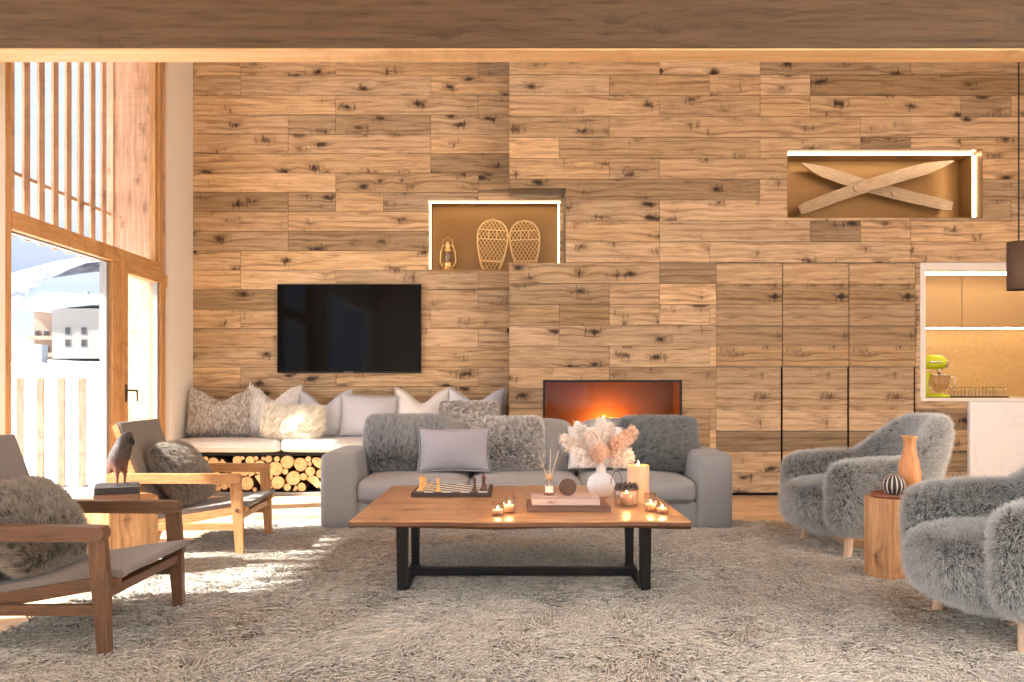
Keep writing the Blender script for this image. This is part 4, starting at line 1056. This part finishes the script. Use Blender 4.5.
s.set(Base_Color=s.mix(st, lin((44, 36, 34)), lin((196, 184, 172))), Roughness=.6)
tag(MB().lathe([(.0, -.062), (.02, -.060), (.045, -.045), (.06, -.018), (.062, .005), (.052, .035), (.03, .055), (.012, .061), (.0, .061)], n=84, rib=.04, ribn=28).build('striped_ball', s.m, loc=(at(892, 388, 4.83).x, 4.81, .4885+.062)), 'round black and cream striped ornament on the tray', 'ornament')
bp = at(909.5, 388, 4.9)
bo = empty('wooden_bottle', (bp.x, 4.9, .4885), label='tall orange-brown turned wooden bottle vase on the tray', cat='vase')
MB().lathe([(0, 0), (.04, 0), (.052, .02), (.062, .07), (.063, .12), (.054, .18), (.04, .23), (.034, .27), (.033, .31), (.042, .328), (.042, .334), (.03, .334), (.027, .31), (0, .30)], n=36).build('body', M['terracotta'], bo)
MB().lathe([(.043, .326), (.044, .332), (.040, .336), (.038, .332), (.0405, .326)], n=36).build('rim', M['stump'], bo)
# books under the bird
bk = Vector((at(119, 388, 4.95).x, 4.93, .4655))
c1 = empty('book', bk, math.radians(24), label='brown book at the bottom under the bird figure', cat='book', group='books on the left block table'); book('b', .24, .30, .036, M['book_brown'], c1)
c2 = empty('book', bk+Vector((0, 0, .0365)), math.radians(24), label='charcoal book on top, right under the bird figure', cat='book', group='books on the left block table'); book('b', .235, .295, .036, M['book_black'], c2)
# bird
s = NT('bird_feathers'); P = s.coords(); x, y, z = s.xyz(P); nz = s.noise(P, 35, 4)
zz_ = s.math('ADD', z, s.math('MULTIPLY', nz, .06))
col = s.ramp(zz_, [(.03, lin((104, 56, 36))), (.12, lin((124, 70, 48))), (.17, lin((74, 52, 42))), (.22, lin((44, 36, 32))), (.3, lin((30, 25, 24)))])
col = s.mix(s.ramp(s.voro(P, 90), [(.3, 0), (.7, .3)]), col, lin((110, 90, 78)))
s.set(Base_Color=col, Roughness=.6); s.bump(s.voro(P, 90), .4, .003); M['bird'] = s.m
bi = empty('bird_figure', (at(119, 388, 4.90).x, 4.92, .5385), math.radians(-12), label='brown bird figurine with rusty belly standing on the books', cat='figurine')
g = MB()
g.tube([(-.05, 0, .085), (-.04, 0, .098), (-.025, 0, .125), (-.008, 0, .165), (.01, 0, .205), (.026, 0, .245), (.036, 0, .262), (.048, 0, .275), (.06, 0, .28), (.07, 0, .276), (.076, 0, .27)], [(.014, .014), (.036, .036), (.056, .052), (.062, .058), (.058, .052), (.049, .045), (.044, .041), (.039, .037), (.03, .03), (.016, .018), (.004, .004)], 20)
g.tube([(-.03, 0, .13), (-.055, 0, .10), (-.072, 0, .07)], [(.03, .03), (.02, .02), (.008, .008)], 12)
for sy_ in (-1, 1): g.tube([(-.005+.004*sy_, sy_*.03, .13), (.0, sy_*.032, .09), (.004, sy_*.034, .05), (.002, sy_*.034, .004)], [.028, .018, .009, .006], 10)
body = g.build('body', M['bird'], bi); rm = body.modifiers.new('remesh', 'REMESH'); rm.mode = 'VOXEL'; rm.voxel_size = .0035; rm.use_smooth_shade = True
sm_ = body.modifiers.new('smooth', 'SMOOTH'); sm_.factor = .6; sm_.iterations = 6
MB().tube([(.07, 0, .268), (.085, 0, .252), (.087, 0, .23)], [(.012, .010), (.009, .008), (.001, .001)], 10).build('beak', M['matte_black'], bi)
for sy_ in (-1, 1): MB().lathe([(0, -.004), (.004, 0), (0, .004)], (.062, sy_*.029, .276), 10).build('eye', M['screen'], bi)
for sy_ in (-1, 1):
    g = MB()
    for dx, dy in ((.03, 0), (.024, .012), (.024, -.012), (-.015, 0)): g.tube([(.002, sy_*.034, .006), (.002+dx, sy_*.034+dy, .003)], [.004, .002], 6)
    g.build('foot', M['matte_black'], bi)
for sy_ in (-1, 1):
    g = softbox(-.05, .022, sy_*.043-.012, sy_*.043+.012, .08, .225, .9, 16, 10)
    R = Matrix.Translation((-.01, 0, .155)) @ Matrix.Rotation(.42, 4, 'Y') @ Matrix.Translation((.01, 0, -.155)); g.v = [tuple(R @ Vector(p)) for p in g.v]
    g.build('wing', M['bird'], bi)

# ------------------------------------------------------------------ FUR ARMCHAIRS (built facing +x)
def smooth(a, b, t): t = max(0, min(1, (t-a)/(b-a))); return t*t*(3-2*t)
def shell_mesh():
    N = 60; m = 20; V = []
    def centre(u):   # u in [-1,1]
        a = abs(u); sg = 1 if u >= 0 else -1
        if a > .5:
            t = (a-.5)/.5; return Vector((.02+t*.43, sg*(.355-.01*math.sin(t*PI)), 0))
        ang = a/.5*PI/2; return Vector((.02-.27*math.cos(ang), sg*.355*math.sin(ang), 0))
    for i in range(N+1):
        u = -1+2*i/N; c = centre(u); tn = (centre(min(1, u+.01))-centre(max(-1, u-.01))).normalized(); nr = Vector((tn.y, -tn.x, 0))
        a = abs(u); back = 1-smooth(.16, .46, a)
        top = .64+.26*back-.02*smooth(.6, 1, a); bot = .19+.02*smooth(.8, 1, a)
        th = .085+.0*back; endr = 1 if a < .86 else math.sqrt(max(0, 1-((a-.86)/.14)**2))
        endr = max(endr, .03)
        cz = (top+bot)/2; hz = (top-bot)/2*(.55+.45*endr); ht = th*endr*(1+.15*smooth(.6, .9, a))
        for k in range(m):
            w = 2*PI*k/m; oo = sq(math.cos(w), .8)*ht; zz = cz+sq(math.sin(w), .62)*hz
            lean = (zz-.35)*.26*back+(zz-.5)*.06
            p = c+nr*oo; p.x -= lean if back > 0 else 0; p.z = zz
            if a > .45: p.y += (1 if u > 0 else -1)*(zz-.45)*.08
            V.append(tuple(p))
    g = MB(); g.add(V, [(i*m+k, i*m+(k+1) % m, (i+1)*m+(k+1) % m, (i+1)*m+k) for i in range(N) for k in range(m)], 0, True)
    g.add(V, [tuple(range(m))[::-1], tuple(range(N*m, N*m+m))], 0, True); return g
def armchair():
    root = empty('fur_armchair', (0, 0, 0))
    sh = shell_mesh().build('shell', M['skin'], root, weld=True)
    se = MB(); q = softbox(-.36, .545, -.30, .30, .16, .475, .55, 36, 18)
    q.v = [(x+.02*math.cos(y*4) if x > .2 else x, y, z+(.03 if z < .3 else 0)*max(0, (x-.2))*2) for x, y, z in q.v]
    se = q.build('seat', M['skin'], root, weld=True)
    kw = K(mat=M['f_arm'], dens=62000, L=.043, rad=.0009, comb=.4, rnd=.2, clump=.022, cl=.22, droop=.35, flow=1.6, k=5, patch=4)
    fur(sh, seed=31, **kw); fur(se, seed=32, **kw)
    for x, y in ((.33, .335), (.33, -.335), (-.2, .24), (-.2, -.24)):
        dx = .03 if x > 0 else -.06; dy = .03*(1 if y > 0 else -1)
        MB().tube([(x-dx, y-dy, .22), (x, y, .0)], [.034, .022], 16).build('leg', M['legwood'], root)
    return root
ar = armchair(); ar.location = (2.42, 5.72, 0); ar.rotation_euler = (0, 0, math.radians(184)); tag(ar, 'grey furry tub armchair further back, before the wall cupboards', 'armchair', 'fur armchairs')
ar2 = copy_tree(ar); ar2.location = (2.375, 3.76, 0); ar2.rotation_euler = (0, 0, math.radians(182)); tag(ar2, 'grey furry tub armchair in the right foreground', 'armchair', 'fur armchairs')

# ------------------------------------------------------------------ RUG
rx0, rx1, ry0, ry1 = -2.22, 2.25, 2.2, 6.75
ru = empty('shaggy_rug', (0, 4.5, 0), label='huge shaggy grey-beige rug under the whole seating group', cat='rug')
MB().box(rx0, rx1, ry0-4.5, ry1-4.5, .001, .010).build('backing', M['rugbase'], ru)
rng = np.random.default_rng(77)
def rug_pile():
    # tufts
    A = (rx1-rx0)*(ry1-ry0); nt = int(A*2300)
    T = np.column_stack([rng.uniform(rx0, rx1, nt), rng.uniform(ry0-4.5, ry1-4.5, nt), np.zeros(nt)])
    Y = T[:, 1]+4.5
    keep = rng.random(nt) < np.where(Y < 3.0, .45, 1.0)
    T = T[keep]; nt = len(T); per = 9
    f = snoise(T, 2.3, 3)*.55+snoise(T, 7, 4)*.55; f[:, 2] = 0
    lean = f+rng.normal(size=(nt, 3))*[.35, .35, 0]
    tl = rng.uniform(.048, .08, nt); tt = .5*rng.random(nt)+.5*np.clip(.5+.6*snoise(T, 1.2, 9)[:, 0], 0, 1)
    idx = np.repeat(np.arange(nt), per); n = len(idx)
    root_ = T[idx]+rng.normal(size=(n, 3))*[.012, .012, 0]
    d = lean[idx]*.75+rng.normal(size=(n, 3))*[.28, .28, 0]; L = (tl[idx]*rng.uniform(.75, 1.1, n))[:, None]
    curl = rng.normal(size=(n, 3))*[.35, .35, 0]
    k = 6; C = np.empty((n, k, 3))
    for i in range(k):
        u = i/(k-1)
        C[:, i] = root_+L*(d*(.25*u+.75*u*u)+curl*u*u*(1-.5*u)+np.array([0, 0, 1.0])*(u-.5*u*u)*.9)
    C[:, :, 2] = np.maximum(C[:, :, 2], .006)+.008
    R = np.tile(np.linspace(.0030, .0014, k), (n, 1))
    tone = .6*tt[idx]+.4*rng.random(n)
    return curves_obj('pile', C, R, tone, M['f_rug'], ru)
rug_pile()

# ------------------------------------------------------------------ LIGHT
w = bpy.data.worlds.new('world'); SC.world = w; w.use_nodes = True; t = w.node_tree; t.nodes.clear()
N_ = t.nodes.new; L_ = t.links.new
tcx = N_('ShaderNodeTexCoord'); sp = N_('ShaderNodeSeparateXYZ'); L_(tcx.outputs['Generated'], sp.inputs[0])
rp = N_('ShaderNodeValToRGB'); L_(sp.outputs[2], rp.inputs[0]); e = rp.color_ramp.elements
e[0].position = 0; e[0].color = (.60, .70, .88, 1); e[1].position = .35; e[1].color = (.76, .88, 1, 1)
m1 = e.new(.12); m1.color = (.52, .64, .88, 1); m2 = e.new(.18); m2.color = (.84, .92, 1, 1)
nz = N_('ShaderNodeTexNoise'); nz.inputs['Scale'].default_value = 5; nz.inputs['Detail'].default_value = 6; L_(tcx.outputs['Generated'], nz.inputs['Vector'])
r2 = N_('ShaderNodeValToRGB'); L_(nz.outputs[0], r2.inputs[0]); r2.color_ramp.elements[0].position = .45; r2.color_ramp.elements[1].position = .7
mx_ = N_('ShaderNodeMix'); mx_.data_type = 'RGBA'; L_(r2.outputs[0], mx_.inputs[0]); L_(rp.outputs[0], mx_.inputs[6]); mx_.inputs[7].default_value = (.86, .93, 1, 1)
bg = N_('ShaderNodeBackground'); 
def wm(op, a, b, cl=False):
    n = N_('ShaderNodeMath'); n.operation = op; n.use_clamp = cl
    for i, v in enumerate((a, b)):
        if isinstance(v, bpy.types.NodeSocket): L_(v, n.inputs[i])
        else: n.inputs[i].default_value = v
    return n.outputs[0]
rear = wm('MULTIPLY', wm('MULTIPLY', sp.outputs[1], -1.0, True), .8); zen = wm('MULTIPLY', wm('SUBTRACT', sp.outputs[2], .3, True), 1.25); left = wm('MULTIPLY', wm('SUBTRACT', wm('MULTIPLY', sp.outputs[0], -1.0), .58, True), 13.0)  # sky boosted outside the view, behind, above and far left, to light the room
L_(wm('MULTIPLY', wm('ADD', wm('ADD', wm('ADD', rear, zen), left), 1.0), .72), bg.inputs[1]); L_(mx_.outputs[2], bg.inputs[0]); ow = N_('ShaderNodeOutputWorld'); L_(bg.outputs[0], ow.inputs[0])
def sun(el, az, k):
    l = bpy.data.lights.new('sun', 'SUN'); l.energy = k; l.angle = math.radians(1.2); l.color = (1, .95, .88)
    o = bpy.data.objects.new('sun', l); COL.objects.link(o)
    d = Vector((math.cos(el)*math.cos(az), math.cos(el)*math.sin(az), -math.sin(el))); o.rotation_euler = d.to_track_quat('-Z', 'Y').to_euler(); return o
sun(math.radians(40), math.radians(19), 15)
# ------------------------------------------------------------------ CAMERA
cd = bpy.data.cameras.new('camera'); cd.sensor_width = 36; cd.lens = 36*F/1024; cd.shift_y = (388-341)/1024; cd.clip_end = 5000; cd.clip_start = .05
cam = bpy.data.objects.new('camera', cd); COL.objects.link(cam); cam.location = (0, 0, EYE); cam.rotation_euler = (PI/2, 0, 0); SC.camera = cam
vs = SC.view_settings; vs.view_transform = 'Standard'; vs.look = 'None'; vs.gamma = 1; vs.use_curve_mapping = False; vs.exposure = 0.85
cy_ = SC.cycles; cy_.use_denoising = True; cy_.max_bounces = 10; cy_.diffuse_bounces = 6; cy_.glossy_bounces = 4; cy_.transparent_max_bounces = 24; cy_.caustics_reflective = False; cy_.caustics_refractive = False; cy_.sample_clamp_indirect = 6
